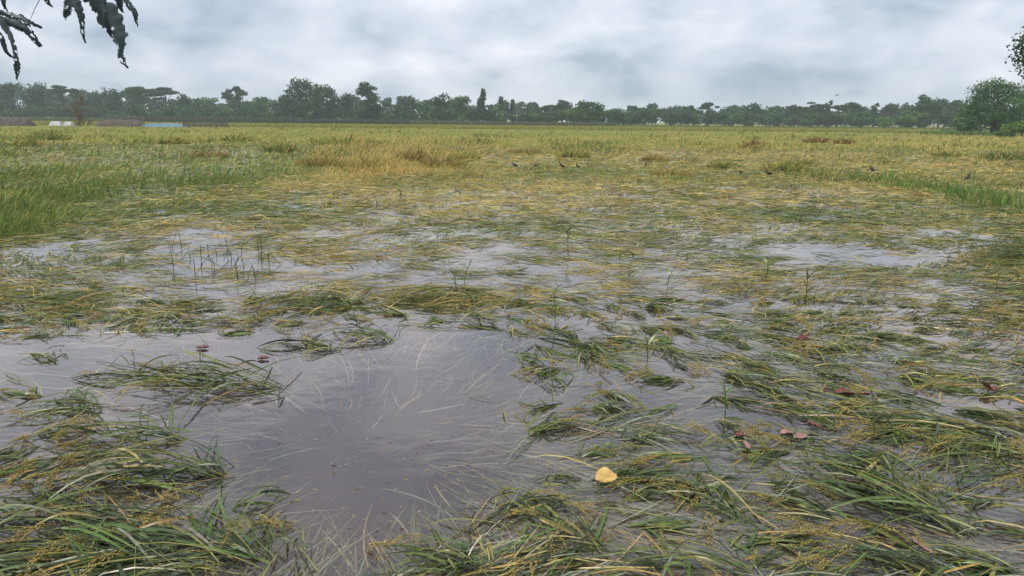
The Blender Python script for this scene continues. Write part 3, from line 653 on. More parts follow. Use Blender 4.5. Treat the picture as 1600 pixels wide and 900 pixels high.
# ------------------------------------------------------------------ broken stems in the small pool on the left, upright weeds
def stems_and_weeds():
    rr = np.random.default_rng(31)
    for k in range(26):
        p = rr.uniform(262, 425); q = rr.uniform(385, 440); x, y = G(p, q); h = rr.uniform(0.04, 0.24); a = rr.uniform(0, 6.28)
        path = [(0, 0, -0.04), (0.01 * math.cos(a), 0.01 * math.sin(a), h * 0.5), (0.03 * math.cos(a), 0.03 * math.sin(a), h)]
        if rr.random() < 0.6:
            b = rr.uniform(0.08, 0.28); dz = rr.uniform(0.2, 1.0) * h
            path += [(0.03 * math.cos(a) + b * math.cos(a + 0.8) * 0.5, 0.03 * math.sin(a) + b * math.sin(a + 0.8) * 0.5, h - dz * 0.45), (0.03 * math.cos(a) + b * math.cos(a + 0.8), 0.03 * math.sin(a) + b * math.sin(a + 0.8), h - dz)]
        c = np.array(random.choice(PAL['dark'])) * 0.7
        V, Fq, cc = tube(path, np.linspace(0.0042, 0.003, len(path)), 5, c)
        o = put('broken_stem', mesh_np('broken_stem', V, Fq, cc, True), M_wet, None, (x, y, 0))
        tag(o, 'thin dark broken rice stem standing in the small pool on the left', 'stem', 'broken stems in the small left pool')
    spots = [(1133, 655, 0.22, 'green upright weed with narrow leaves standing in water right of centre'), (888, 400, 0.32, 'green upright weed rising from the mats in the middle'),
             (1012, 560, 0.26, 'small tent shaped weed in the water above the pool side'), (868, 500, 0.26, 'leafy upright weed at the edge of the bright water'),
             (1365, 690, 0.26, 'single tall leaf standing above the golden ears at the right'), (725, 440, 0.22, 'tiny bright green leaf sprig in the middle mats')]
    for k in range(11):
        p = rr.uniform(560, 1590); q = rr.uniform(318, 480); spots.append((p, q, rr.uniform(0.10, 0.28), None))
    for k in range(8): spots.append((640 + rr.normal(0, 40), 312 + rr.normal(0, 9), rr.uniform(0.2, 0.35), 'fresh green weed sprouting from the mats below the golden rice'))
    for p, q, h, lab in spots:
        x, y = G(p, q); sh = lab is None or lab.startswith('fresh')
        r_ = thing('upright_weed', lab or f"{'taller' if h > 0.19 else 'short'} slim weed poking up through {'distant' if q < 370 else 'middle' if q < 425 else 'nearer'} mats {'left of centre' if p < 760 else 'at the centre' if p < 960 else 'right of centre' if p < 1200 else 'towards the right' if p < 1420 else 'near the right edge'}", 'weed', (x, y, 0), rr.uniform(0, 6.28),
                   ('weeds below the golden rice' if lab else 'weeds poking through the mats') if sh else None)
        d = math.hypot(x, y); c = np.array(random.choice(PAL['lush'] + PAL['green'])) * 0.95
        if lab and 'bright' in lab: c = np.array((0.16, 0.30, 0.03))
        ln_ = rr.uniform(0.1, 0.8); path = np.array([(0, 0, -0.03), (0.10 * h * ln_, 0, 0.4 * h), (0.5 * h * ln_, 0.03 * h, h)])
        put('stem', mesh_np('stem', *tube(path, [0.004, 0.0035, 0.002], 4, c * 0.8), True), M_wet, r_)
        n = int(rr.integers(4, 8)); z0 = rr.uniform(0.2, 0.9, n) * h
        C, W, Sd = standing(np.interp(z0, [0, 0.4 * h, h], path[:, 0]), np.zeros(n), z0, rr.uniform(0, 6.28, n), rr.uniform(0.35, 0.7, n) * h + 0.05, rr.uniform(0.3, 0.7, n), rr.uniform(1.0, 2.1, n), np.maximum(rr.uniform(0.004, 0.008, n), 0.4 * d / 731), 6)
        for j in range(n):
            V, Fq, cc = strips(C[j:j+1], W[j:j+1], Sd[j:j+1], np.tile(c * rr.uniform(0.8, 1.25), (1, 6, 1)))
            put('leaf', mesh_np('leaf', V, Fq, cc, True), M_wet, r_)
stems_and_weeds()

# ------------------------------------------------------------------ fallen leaves on the water
def oval_leaf(name, Ln, Wd, seed, curl=0.2, ragged=0.0, tipp=1.0):
    r = np.random.default_rng(seed); K, Mm = 12, 7
    s = np.linspace(0, 1, K); prof = np.sin(np.pi * s ** tipp) ** 0.7; prof[0] = prof[-1] = 0.03
    V = []
    for i_ in range(K):
        e1, e2 = 1 + ragged * r.normal(), 1 + ragged * r.normal()
        for j in range(Mm):
            u = -1 + 2 * j / (Mm - 1); yy = u * Wd / 2 * prof[i_] * (e1 if u < 0 else e2)
            zz = curl * Wd * (u * u * prof[i_]) + 0.10 * Wd * abs(u) ** 0.6 * prof[i_] + 0.03 * Wd * math.sin(14 * s[i_] + 5 * u) + curl * 0.5 * Ln * (s[i_] - 0.5) ** 2 * 2 + 0.012 * Wd * r.normal()
            V.append(((s[i_] - 0.5) * Ln, yy, zz))
    Fq = [(i_ * Mm + j, i_ * Mm + j + 1, (i_ + 1) * Mm + j + 1, (i_ + 1) * Mm + j) for i_ in range(K - 1) for j in range(Mm - 1)]
    return mesh_np(name, np.array(V), np.array(Fq), smooth=True)
def fallen():
    rr = np.random.default_rng(5)
    x, y = G(946, 766)
    o = put('yellow_leaf', oval_leaf('yellow_leaf', 0.105, 0.098, 1, 0.10, 0.03, 1.1), M_yellow, None, (x, y, 0.06), 0.3); o.rotation_euler = (R(14), R(-4), 0.35)
    tag(o, 'round bright yellow leaf resting on stalks above the dark water', 'leaf')
    L_ = [(1318, 622, 0.13, 0.08, 'dark red curled leaf floating above the golden eared clump', M_deadleaf), (1348, 622, 0.10, 0.035, 'narrow reddish leaf lying beside the curled dark red leaf', M_deadleaf), (1291, 617, 0.05, 0.03, 'tiny dark red scrap left of the curled leaf', M_deadleaf),
          (1543, 613, 0.14, 0.09, 'dark red leaf standing on edge near the right border', M_deadleaf), (1272, 672, 0.10, 0.045, 'dark red leaf by the tip of the lower right clump', M_deadleaf),
          (1155, 687, 0.055, 0.045, 'small dark brown leaf left of the pink ones', M_deadleaf), (1228, 684, 0.09, 0.05, 'faded pink leaf sunk by the lower right clump', M_pinkleaf), (1250, 690, 0.10, 0.05, 'second faded pink leaf nearer the dark red one', M_pinkleaf),
          (1165, 703, 0.14, 0.03, 'long tan dead leaf below the small brown leaf', M_pinkleaf), (412, 562, 0.12, 0.06, 'curled reddish leaf by the spiky dark clump', M_deadleaf), (316, 545, 0.14, 0.06, 'dark leaf on the water above the spiky clump', M_deadleaf),
          (947, 503, 0.10, 0.03, 'tan leaf tip upright in the bright water', M_pinkleaf), (1255, 534, 0.16, 0.06, 'purplish leaf afloat in the middle water at right', M_deadleaf), (592, 404, 0.18, 0.10, 'brown leaf caught in the mats left of centre', M_deadleaf),
          (1440, 865, 0.11, 0.035, 'brown leaf caught under the lower right clump', M_pinkleaf), (803, 803, 0.07, 0.05, 'olive leaf half sunk beside the bottom stalks', M_yellow)]
    for k, (p, q, ln, wd, lab, mt) in enumerate(L_):
        x, y = G(p, q); o = put('fallen_leaf', oval_leaf('fallen_leaf', ln * (0.95 if p > 1000 else 0.7), wd * (0.95 if p > 1000 else 0.7), 20 + k, 0.28, 0.2, 0.8), mt, None, (x, y, 0.022 if p > 1000 else 0.004), 0)
        o.rotation_euler = (rr.normal(0.1, 0.15), rr.normal(0, 0.1), rr.uniform(0, 6.28)); tag(o, lab, 'leaf')
fallen()

# ------------------------------------------------------------------ birds
def ring_body(rings, n=10):
    """rings: (x, z, ry, rz) along the body -> closed loft"""
    V = []
    for (x, z, ry, rz) in rings:
        for k in range(n):
            a_ = 2 * math.pi * k / n; V.append((x, ry * math.cos(a_), z + rz * math.sin(a_)))
    Fq = [(i_ * n + j, i_ * n + (j + 1) % n, (i_ + 1) * n + (j + 1) % n, (i_ + 1) * n + j) for i_ in range(len(rings) - 1) for j in range(n)]
    return np.array(V), np.array(Fq)
BODY = mesh_np('body', *ring_body([(-0.085, 0.075, 0.004, 0.004), (-0.07, 0.08, 0.022, 0.020), (-0.03, 0.092, 0.038, 0.038), (0.01, 0.108, 0.042, 0.044), (0.045, 0.132, 0.034, 0.038), (0.062, 0.158, 0.024, 0.027), (0.072, 0.178, 0.024, 0.024), (0.090, 0.185, 0.020, 0.019), (0.104, 0.183, 0.008, 0.008)]), smooth=True)
TAIL = mesh_np('tail', *ring_body([(-0.06, 0.078, 0.014, 0.007), (-0.11, 0.058, 0.017, 0.004), (-0.155, 0.040, 0.020, 0.002)], 6))
BEAK = mesh_np('beak', *ring_body([(0.098, 0.183, 0.007, 0.007), (0.115, 0.181, 0.004, 0.004), (0.128, 0.177, 0.001, 0.001)], 6))
LEGS = [mesh_np('leg', np.array(tube([(0, s_ * 0.018, 0.09), (-0.012, s_ * 0.019, 0.045), (0.004, s_ * 0.019, 0.0), (0.03, s_ * 0.02, -0.002)], 0.0035, 4)[0]), tube([(0, 0, 0)] * 4, 0.1, 4)[1]) for s_ in (-1, 1)]
WING = [mesh_np('wing', *ring_body([(-0.10, 0.085, 0.004, 0.006), (-0.05, 0.098, 0.007, 0.020), (0.0, 0.115, 0.008, 0.027), (0.035, 0.13, 0.004, 0.012)], 6)) for s_ in (0,)][0]
for m in (BODY, TAIL, WING): m.materials.append(M_bird)
BEAK.materials.append(M_beak)
for m in LEGS: m.materials.append(M_beak)
BIRDS = [(865, 236, 0.4, 'small dark bird high in the field left of centre, alone'), (805, 266, 2.6, 'leftmost dark bird of the row feeding on the golden mats'), (837, 265, 0.2, 'second dark bird in the row on the golden mats'),
         (877, 267, 3.0, 'low crouching dark bird left of the largest one'), (902, 267, 2.5, 'largest dark bird, last of the row in mid field'), (1009, 263, 1.2, 'dark bird between the two flocks in mid field'),
         (1157, 277, 1.7, 'upright dark bird left of the bare wet patch'), (1202, 280, 2.7, 'dark bird hunched at the bare wet patch'), (1221, 273, 1.4, 'dark bird behind the hunched one at the wet patch'),
         (1361, 273, 2.0, 'dark bird by the start of the green bund'), (1512, 286, 0.3, 'dark bird among the mats beyond the green bund'), (1360, 231, 1.5, 'tiny dark bird far off towards the right trees')]
for p, q, rz, lab in BIRDS:
    x, y = G(p, q); b = thing('bird', lab, 'bird', (x, y, 0.06), rz, 'dark birds feeding in the field'); s_ = 0.8 + 0.3 * abs(math.sin(p * 1.7)); b.rotation_euler = (0, 0.25 * math.sin(p), rz); b.scale = (s_, s_, s_)
    put('body', BODY, None, b); put('tail', TAIL, None, b); put('beak', BEAK, None, b)
    for m in LEGS: put('leg', m, None, b)
    for sg in (-1, 1): put('wing', WING, None, b, (0, 0.036 * sg, 0))
c = AT(1308, 149, 60); b = thing('flying_bird', 'small bird gliding low over the treeline on the right', 'bird', c, R(10)); b.scale = (1.0, 1.0, 1.0)
put('body', BODY, None, b, (0, 0, -0.1)); put('tail', TAIL, None, b, (0, 0, -0.09))
for sg in (-1, 1):
    V = np.array([(0.05, 0.02 * sg, 0.02), (-0.05, 0.02 * sg, 0.015), (0.055, 0.12 * sg, 0.04), (-0.04, 0.12 * sg, 0.035), (0.0, 0.24 * sg, 0.02), (-0.03, 0.23 * sg, 0.018)]); V2 = V + np.array([0, 0, 0.006])
    put('wing', mesh_np('wing', np.concatenate([V, V2]), [(0, 1, 3, 2), (2, 3, 5, 4), (6, 8, 9, 7), (8, 10, 11, 9)]), M_bird, b)

# ------------------------------------------------------------------ trees
GREENS = {'deep': (0.034, 0.082, 0.026), 'mid': (0.056, 0.120, 0.032), 'fresh': (0.105, 0.185, 0.040), 'grey': (0.046, 0.086, 0.040)}
def leaf_cards(r, cen, rad, n, size, col):
    """n leaf-clump faces spread through an ellipsoid, denser near its skin"""
    d = r.normal(0, 1, (n, 3)); d /= np.linalg.norm(d, axis=1, keepdims=True)
    rr_ = r.random(n) ** 0.45 * (1 + 0.10 * r.normal(0, 1, n))
    P = np.asarray(cen) + d * rr_[:, None] * np.asarray(rad)
    nr = d + r.normal(0, 0.7, (n, 3)); nr /= np.linalg.norm(nr, axis=1, keepdims=True)
    a_ = np.cross(nr, r.normal(0, 1, (n, 3))); a_ /= np.linalg.norm(a_, axis=1, keepdims=True); b_ = np.cross(nr, a_)
    s1 = size * r.uniform(0.5, 1.3, (n, 1)); s2 = size * r.uniform(0.3, 0.8, (n, 1))
    V = np.stack([P - a_ * s1, P - b_ * s2, P + a_ * s1, P + b_ * s2], 1).reshape(-1, 3)
    Fq = np.arange(4 * n).reshape(-1, 4)
    c = np.asarray(col) * r.uniform(0.7, 1.35, (n, 1)) * np.array([1, 1, 1]) + np.array([0.02, 0.012, 0]) * r.random((n, 1)) ** 3
    return V, Fq, np.repeat(c, 4, 0)
def tree(name, label, px, dist, topq, wpx, kind, seed, hue='deep', group=None, leaves=None, cat='tree', z=0.0, sizepx=2.7, lowc=0.15):
    r = np.random.default_rng(seed)
    d0 = rays(np.array(px), np.array(float(hor(px)))); x = float(d0[0] / d0[1] * dist); y = float(dist)
    H = float((hor(px) - topq) * dist / F + CAMZ); Wd = wpx * dist / F
    root = thing(name, label, cat, (x, y, 0.05), r.uniform(0, 0.4), group)
    sz = sizepx * 0.5 * dist / (F * 0.64); col = np.array(GREENS[hue]) * r.uniform(0.85, 1.2) * np.array([r.uniform(0.9, 1.15), 1, r.uniform(0.85, 1.15)])
    lobes = []
    if kind == 'round':
        nl = int(r.integers(7, 12))
        for k in range(nl):
            a_ = r.uniform(0, 6.28); rr_ = math.sqrt(r.random()) * 0.30 * Wd; zz = H * r.uniform(0.16, 0.86)
            sc = (0.34 - 0.14 * abs(zz / H - 0.55) / 0.4)
            lobes.append(((rr_ * math.cos(a_), rr_ * math.sin(a_), zz), (Wd * sc * r.uniform(0.7, 1.05), Wd * sc, min(H * 0.19, Wd * 0.3) * r.uniform(0.8, 1.2))))
        lobes.append(((r.normal(0, 0.08) * Wd, 0, H * 0.87), (Wd * 0.22, Wd * 0.22, H * 0.13)))
    elif kind == 'dense':
        for k in range(26):
            f_ = (k + 0.5) / 26; a_ = k * 2.4; wz = math.sin(math.pi * (0.16 + 0.72 * f_)) ** 0.8; rr_ = Wd * 0.36 * wz * (0.55 + 0.45 * r.random())
            lobes.append(((rr_ * math.cos(a_), rr_ * math.sin(a_), H * (0.13 + 0.76 * f_)), (Wd * r.uniform(0.12, 0.2), Wd * 0.17, H * r.uniform(0.08, 0.13))))
    elif kind == 'tall':
        for k in range(10):
            f_ = k / 9; zz = H * (0.2 + 0.72 * f_); rr_ = Wd * 0.26 * r.random(); a_ = r.uniform(0, 6.28)
            lobes.append(((rr_ * math.cos(a_), rr_ * math.sin(a_), zz), (Wd * r.uniform(0.16, 0.27), Wd * 0.24, H * r.uniform(0.06, 0.11))))
    elif kind == 'umbrella':
        for k in range(int(r.integers(12, 17))):
            a_ = r.uniform(0, 6.28); rr_ = Wd * 0.42 * math.sqrt(r.random())
            lobes.append(((rr_ * math.cos(a_), rr_ * math.sin(a_), H * (0.94 - 0.20 * (rr_ / (Wd * 0.42)) ** 2 - 0.16 * r.random() ** 2)), (Wd * r.uniform(0.09, 0.20), Wd * 0.16, H * r.uniform(0.025, 0.055))))
    elif kind == 'cone':
        for k in range(9):
            f_ = k / 8; rr_ = Wd * 0.30 * (1 - f_) * r.random(); a_ = r.uniform(0, 6.28)
            lobes.append(((rr_ * math.cos(a_), rr_ * math.sin(a_), H * (0.2 + 0.74 * f_)), (Wd * (0.34 - 0.24 * f_), Wd * (0.34 - 0.24 * f_), H * 0.09)))
    elif kind == 'shrub':
        for k in range(7):
            a_ = r.uniform(0, 6.28); rr_ = Wd * 0.34 * math.sqrt(r.random())
            lobes.append(((rr_ * math.cos(a_), rr_ * math.sin(a_), H * r.uniform(0.3, 0.78)), (Wd * 0.22, Wd * 0.2, H * 0.24)))
    vol = [q_[1][0] * q_[1][2] for q_ in lobes]; tv = sum(vol)
    n = leaves or int(np.clip(3.0 * Wd * H / (sz * sz), 500, 3200))
    parts = []
    for (cn, rd), v in zip(lobes, vol):
        parts.append(leaf_cards(r, cn, rd, max(12, int(n * v / tv)), sz, col * r.uniform(0.75, 1.3)))
    V, Fq, C = join(parts)
    put('crown', mesh_np('crown', V, Fq, C), M_tree, root)
    top = max(q_[0][2] for q_ in lobes) * 0.9; tr_ = max(0.05, 0.022 * H)
    tb = [tube([(0, 0, -0.1), (0.02 * H * r.normal(), 0, top * 0.35), (0.03 * H * r.normal(), 0, top * 0.7), (0, 0, top)], [tr_ * 1.3, tr_, tr_ * 0.7, tr_ * 0.25], 6)]
    tko = put('trunk', mesh_np('trunk', tb[0][0], tb[0][1], smooth=True), M_bark, root)
    lim = []
    for (cn, rd) in lobes[:8]:
        z0_ = min(cn[2] * 0.55, top * 0.6); lim.append(tube([(0, 0, z0_), (cn[0] * 0.5, cn[1] * 0.5, (z0_ + cn[2]) * 0.54), cn], [tr_ * 0.55, tr_ * 0.38, tr_ * 0.12], 4))
    V, Fq, C = join(lim); put('limbs', mesh_np('limbs', V, Fq), M_bark, tko)
    return root
T = [ # px, dist, top row, width px, kind, hue, label
 (18, 285, 132, 58, 'round', 'deep', 'broad hazy tree at the far left end of the treeline'), (58, 280, 131, 52, 'round', 'grey', 'hazy tree second from the left end of the treeline'),
 (102, 275, 133, 46, 'umbrella', 'deep', 'spreading hazy tree behind the brown dead bush'), (152, 290, 147, 44, 'round', 'deep', 'low hazy tree just right of the brown dead bush'),
 (178, 285, 141, 30, 'round', 'grey', 'domed tree between the dead bush and the wide umbrella tree'), (222, 290, 136, 66, 'umbrella', 'deep', 'wide umbrella shaped tree above the blue sheet'),
 (262, 290, 135, 52, 'umbrella', 'grey', 'second umbrella shaped tree touching the wide one'), (292, 285, 148, 30, 'round', 'deep', 'small tree right of the umbrella pair'), (334, 285, 154, 46, 'round', 'mid', 'low tree left of the lone flat topped tree'),
 (370, 300, 137, 40, 'umbrella', 'deep', 'lone flat topped tree rising above the hazy treeline'), (408, 285, 153, 36, 'round', 'mid', 'low rounded tree right of the lone flat topped tree'), (442, 275, 150, 34, 'round', 'deep', 'small tree at the left foot of the tall broad pair'),
 (474, 255, 124, 72, 'dense', 'deep', 'tallest broad dark tree left of centre'), (508, 250, 132, 60, 'dense', 'mid', 'broad green tree leaning on the tallest one'), (544, 255, 148, 30, 'round', 'grey', 'narrow tree between the broad pair and the ragged tree'),
 (580, 245, 131, 58, 'tall', 'deep', 'tall ragged tree with open crown left of centre'), (634, 260, 155, 44, 'round', 'deep', 'low tree right of the tall ragged tree'), (664, 260, 160, 34, 'round', 'mid', 'small round tree before the lumpy middle tree'),
 (690, 250, 147, 44, 'round', 'deep', 'lumpy dark tree in the middle of the treeline'), (722, 250, 152, 42, 'round', 'mid', 'bushy tree left of the pointed tree'), (755, 240, 142, 36, 'cone', 'deep', 'pointed dark tree near the middle of the treeline'),
 (784, 250, 153, 15, 'tall', 'deep', 'slim column tree right of the pointed tree'), (801, 250, 157, 12, 'tall', 'deep', 'second slim tree beside the bare dead tree'), (775, 245, 166, 36, 'round', 'mid', 'low dark tree under the slim column tree'),
 (836, 260, 168, 32, 'round', 'grey', 'low grey tree right of the bare dead tree'), (862, 262, 163, 34, 'umbrella', 'deep', 'flat crowned tree left of the big bush'), (878, 262, 157, 24, 'umbrella', 'deep', 'higher flat crown just behind the big bush'),
 (917, 225, 158, 74, 'dense', 'mid', 'big rounded leafy bush right of centre'), (966, 300, 170, 30, 'round', 'grey', 'low tree just right of the big bush'), (988, 300, 166, 28, 'round', 'deep', 'small domed tree right of the big bush'),
 (1013, 300, 168, 28, 'umbrella', 'deep', 'small feathery tree at the low stretch of the treeline'), (1042, 300, 170, 32, 'round', 'grey', 'low even tree at the low stretch of the treeline'), (1076, 300, 165, 20, 'umbrella', 'deep', 'tiny flat topped tree above the low stretch'),
 (1106, 295, 161, 34, 'umbrella', 'deep', 'feathery flat topped tree right of centre'), (1140, 295, 167, 34, 'round', 'grey', 'even round tree right of the feathery one'), (1176, 290, 163, 44, 'round', 'deep', 'broad low dark tree in the right stretch'),
 (1210, 285, 166, 36, 'round', 'deep', 'dense dark tree left of the right hand umbrella tree'), (1266, 265, 160, 42, 'umbrella', 'deep', 'dark umbrella tree right of the flock of birds'), (1240, 275, 165, 36, 'round', 'deep', 'dark tree under the left side of the umbrella tree'),
 (1292, 265, 159, 14, 'tall', 'deep', 'small pointed crown right of the dark umbrella tree'), (1320, 260, 160, 40, 'umbrella', 'deep', 'two layered flat tree below the flying bird'), (1346, 260, 167, 20, 'round', 'deep', 'small tree right of the two layered tree'),
 (1365, 255, 163, 20, 'tall', 'deep', 'ragged small tree in the right stretch'), (1390, 255, 163, 26, 'umbrella', 'grey', 'thin feathery tree in the right stretch'), (1437, 230, 150, 38, 'round', 'deep', 'dark domed tree rising above the right stretch'),
 (1466, 235, 156, 42, 'round', 'grey', 'hazy tree between the domed tree and the big round one'), (1492, 240, 158, 36, 'umbrella', 'grey', 'hazy tree peeping out left of the big round tree'),
 (1340, 240, 176, 44, 'round', 'mid', 'lower fresh tree below the two layered tree'), (1388, 225, 180, 40, 'shrub', 'fresh', 'bright green shrub at the foot of the right stretch'), (1426, 225, 175, 50, 'round', 'fresh', 'pale green spreading tree below the dark domed tree'),
 (1265, 250, 184, 34, 'shrub', 'mid', 'yellowish shrub at the foot of the dark umbrella tree'), (1170, 270, 185, 24, 'shrub', 'mid', 'small shrub at the edge of the rice right of centre'),
]
for k, (px, d, tq, wp, kd, hu, lab) in enumerate(T):
    tree('treeline_tree' if kd != 'shrub' else 'shrub', lab, px, d, tq, wp, kd, 900 + k, hu, 'trees along the far edge of the field', cat='tree' if kd != 'shrub' else 'shrub')
tree('round_tree', 'big round leafy tree at the right end of the field', 1553, 108, 126, 122, 'dense', 1501, 'mid', leaves=12000, sizepx=2.1)
tree('shrub', 'bright green shrub at the foot of the big round tree', 1598, 94, 178, 60, 'shrub', 1502, 'fresh', cat='shrub', leaves=1500)
tree('shrub', 'low leafy shrub left of the big round tree trunk', 1508, 106, 184, 44, 'shrub', 1503, 'mid', cat='shrub', leaves=900)
tree('shrub', 'low weeds spilling into the rice before the big round tree', 1566, 97, 205, 36, 'shrub', 1504, 'fresh', cat='shrub', leaves=700)
tree('overhanging_tree', 'tree whose dark leafy branch enters at the upper right edge', 1664, 34, -4, 170, 'round', 1505, 'deep', leaves=16000, sizepx=4.2)
rr = np.random.default_rng(12)
fill_top = lambda p: float(np.interp(p, [0, 110, 200, 330, 430, 600, 700, 850, 960, 1100, 1250, 1400, 1500, 1600], [137, 142, 146, 157, 156, 160, 159, 168, 173, 171, 169, 167, 161, 160]))
near_front = lambda p: min(T, key=lambda t_: abs(t_[0] - p))[6]
for k in range(80):
    p = -30 + k * 21 + rr.normal(0, 5); tree('background_tree', 'hazy tree behind the ' + near_front(p), p, 318 + rr.uniform(-8, 25), fill_top(p) + rr.normal(0, 5.0), rr.uniform(30, 54), ('round', 'dense', 'tall', 'round')[k % 4], 3000 + k, 'deep' if k % 2 else 'grey', 'trees filling the wood behind', leaves=1100, sizepx=3.2)
for k in range(76):
    p = 5 + k * 20 + rr.normal(0, 6)
    if 1500 < p: continue
    tree('undergrowth_shrub', 'shrub below the ' + near_front(p), p, float(np.interp(p, [0, 600, 900, 1200, 1500], [272, 245, 235, 262, 215])), float(hor(p)) - rr.uniform(9, 20) - (4 if p > 900 else 0), rr.uniform(26, 46), 'shrub', 4000 + k, 'deep' if k % 3 else 'mid', 'low shrubs under the treeline', leaves=450, cat='shrub')

# bare dead tree
def branchy(r, p, d, ln, rad, lev, outp):
    q_ = p + d * ln; mid = p + d * ln * 0.5 + r.normal(0, 0.05 * ln, 3); outp.append(tube([p, mid, q_], [rad, rad * 0.8, rad * 0.6], 4))
    if lev:
        for k in range(3):
            dd = d + r.normal(0, 0.42, 3) + np.array([0, 0, 0.12]); branchy(r, q_, dd / np.linalg.norm(dd), ln * r.uniform(0.55, 0.8), rad * 0.55, lev - 1, outp)
r = np.random.default_rng(3); pr = []; d0 = rays(np.array(808), np.array(188.0)); bt = thing('bare_tree', 'bare leafless grey tree standing above the middle of the treeline', 'tree', (float(d0[0] / d0[1] * 235), 235, 0.05))
p0 = [tube([(0, 0, -0.1), (0.1, 0, 2.4), (0, 0, 5.0)], [0.13, 0.11, 0.08], 6)]
for k in range(6):
    dd = np.array([r.normal(0, 0.35), r.normal(0, 0.3), 1.0]); branchy(r, np.array([0, 0, 3.4 + 0.3 * k]), dd / np.linalg.norm(dd), 1.5, 0.06, 2, pr)
M_grey = solid_mat('grey_bark', (0.16, 0.15, 0.14), (0.26, 0.25, 0.23), 0.9, 4)
put('trunk', mesh_np('trunk', p0[0][0], p0[0][1], smooth=True), M_grey, bt); V, Fq, C = join(pr); put('branches', mesh_np('branches', V, Fq), M_grey, bt)

# banana plants
def banana(px, dist, h, seed, label):
    r = np.random.default_rng(seed); d0 = rays(np.array(px), np.array(float(hor(px)))); b = thing('banana_plant', label, 'banana plant', (float(d0[0] / d0[1] * dist), dist, 0.05), 0, 'banana plants by the treeline')
    put('stem', mesh_np('stem', *tube([(0, 0, -0.1), (0, 0, h * 0.3), (0, 0, h * 0.55)], [0.13, 0.12, 0.08], 6, (0.12, 0.14, 0.06)), True), M_tree, b)
    for k in range(7):
        C, W, Sd = standing(np.zeros(1), np.zeros(1), np.full(1, h * 0.5), np.full(1, k * 0.9 + r.uniform(0, 0.5)), np.full(1, h * 0.62), np.full(1, r.uniform(0.1, 0.35)), np.full(1, r.uniform(0.9, 1.9)), np.full(1, 0.26), 7)
        t_ = np.array([math.cos(k * 0.9 + 1.57), math.sin(k * 0.9 + 1.57), 0])
        V, Fq, cc = strips(C, W, np.broadcast_to(t_, C.shape), np.tile(np.array((0.11, 0.17, 0.06)) * r.uniform(0.8, 1.4), (1, 7, 1)), fold=0.3); put('leaf', mesh_np('leaf', V, Fq, cc, True), M_tree, b)
banana(836, 222, 4.2, 1, 'banana plant with pale leaves left of the big bush'); banana(886, 215, 5.2, 2, 'taller banana plant at the left foot of the big bush'); banana(806, 222, 3.6, 3, 'small banana plant under the bare dead tree')
banana(486, 236, 4.4, 4, 'banana plant before the tallest broad tree'); banana(345, 262, 4.0, 5, 'pale banana plant in the hazy left treeline'); banana(236, 262, 4.0, 6, 'banana plant above the blue sheet')

# tall crop strips along the far edge
def crop(name, label, p0, p1, dist, h, n, cols, dep=8):
    p = rng.uniform(p0, p1, n); y = dist + rng.uniform(0, dep, n); d0 = rays(p, hor(p)); x = d0[:, 0] / d0[:, 1] * y
    C, W, Sd = standing(x, y, np.full(n, 0.03), rng.uniform(0, 6.28, n), h * rng.uniform(0.75, 1.1, n), np.abs(rng.normal(0, 0.08, n)), np.abs(rng.normal(0.3, 0.25, n)), np.full(n, 0.10) * rng.uniform(0.6, 1.3, n), 3)
    a0, a1 = np.array(cols[0]), np.array(cols[1]); v = rng.uniform(0.75, 1.3, (n, 1))
    V, Fq, cc = strips(C, W, Sd, grad_cols(a0 * v, a1 * v, 3))
    tag(put(name, mesh_np(name, V, Fq, cc), M_far), label, 'crop', kind='stuff')
crop('tall_crop', 'strip of tall dark crop with dull tasselled tops before the left trees', 165, 470, 228, 1.9, 5000, [(0.05, 0.075, 0.035), (0.15, 0.14, 0.10)])
crop('tall_crop', 'dark crop strip below the tall ragged tree', 470, 720, 205, 1.55, 5000, [(0.05, 0.075, 0.035), (0.15, 0.14, 0.10)])
crop('reed_strip', 'pale grass strip under the middle trees', 640, 965, 188, 1.35, 5000, [(0.10, 0.13, 0.06), (0.19, 0.19, 0.12)])
crop('reed_strip', 'pale green field strip at the far left', -60, 330, 240, 1.3, 4000, [(0.12, 0.17, 0.07), (0.17, 0.21, 0.09)])
crop('reed_strip', 'light green grass verge before the right hand trees', 960, 1560, 185, 0.75, 6000, [(0.11, 0.17, 0.06), (0.16, 0.22, 0.08)])
crop('reed_strip', 'fresh green grass around the foot of the big round tree', 1440, 1720, 112, 0.5, 6000, [(0.12, 0.19, 0.06), (0.19, 0.26, 0.08)], dep=70)
crop('standing_rice', 'even yellow standing rice at the far edge of the field', -80, 1470, 128, 0.62, 22000, [(0.25, 0.27, 0.065), (0.40, 0.36, 0.10)], dep=46)

# ------------------------------------------------------------------ things at the far left edge of the field
def at_ground(px, dist):
    d0 = rays(np.array(px), np.array(float(hor(px)))); return float(d0[0] / d0[1] * dist), float(dist)
def box(x0, x1, y0, y1, z0, z1):
    V = [(x, y, z) for x in (x0, x1) for y in (y0, y1) for z in (z0, z1)]
    return np.array(V, float), np.array([(0, 1, 3, 2), (4, 6, 7, 5), (0, 4, 5, 1), (2, 3, 7, 6), (0, 2, 6, 4), (1, 5, 7, 3)])
M_thatch = solid_mat('thatch', (0.060, 0.046, 0.036), (0.12, 0.095, 0.07), 0.9, 2.5, 0.5)
M_wood = solid_mat('weathered_wood', (0.07, 0.058, 0.05), (0.15, 0.125, 0.11), 0.85, 5)
M_tarp = solid_mat('blue_sheet', (0.085, 0.16, 0.205), (0.12, 0.21, 0.25), 0.6, 1.5)
M_white = solid_mat('white_sheet', (0.33, 0.33, 0.32), (0.48, 0.48, 0.47), 0.5, 2.0)
D0 = 118
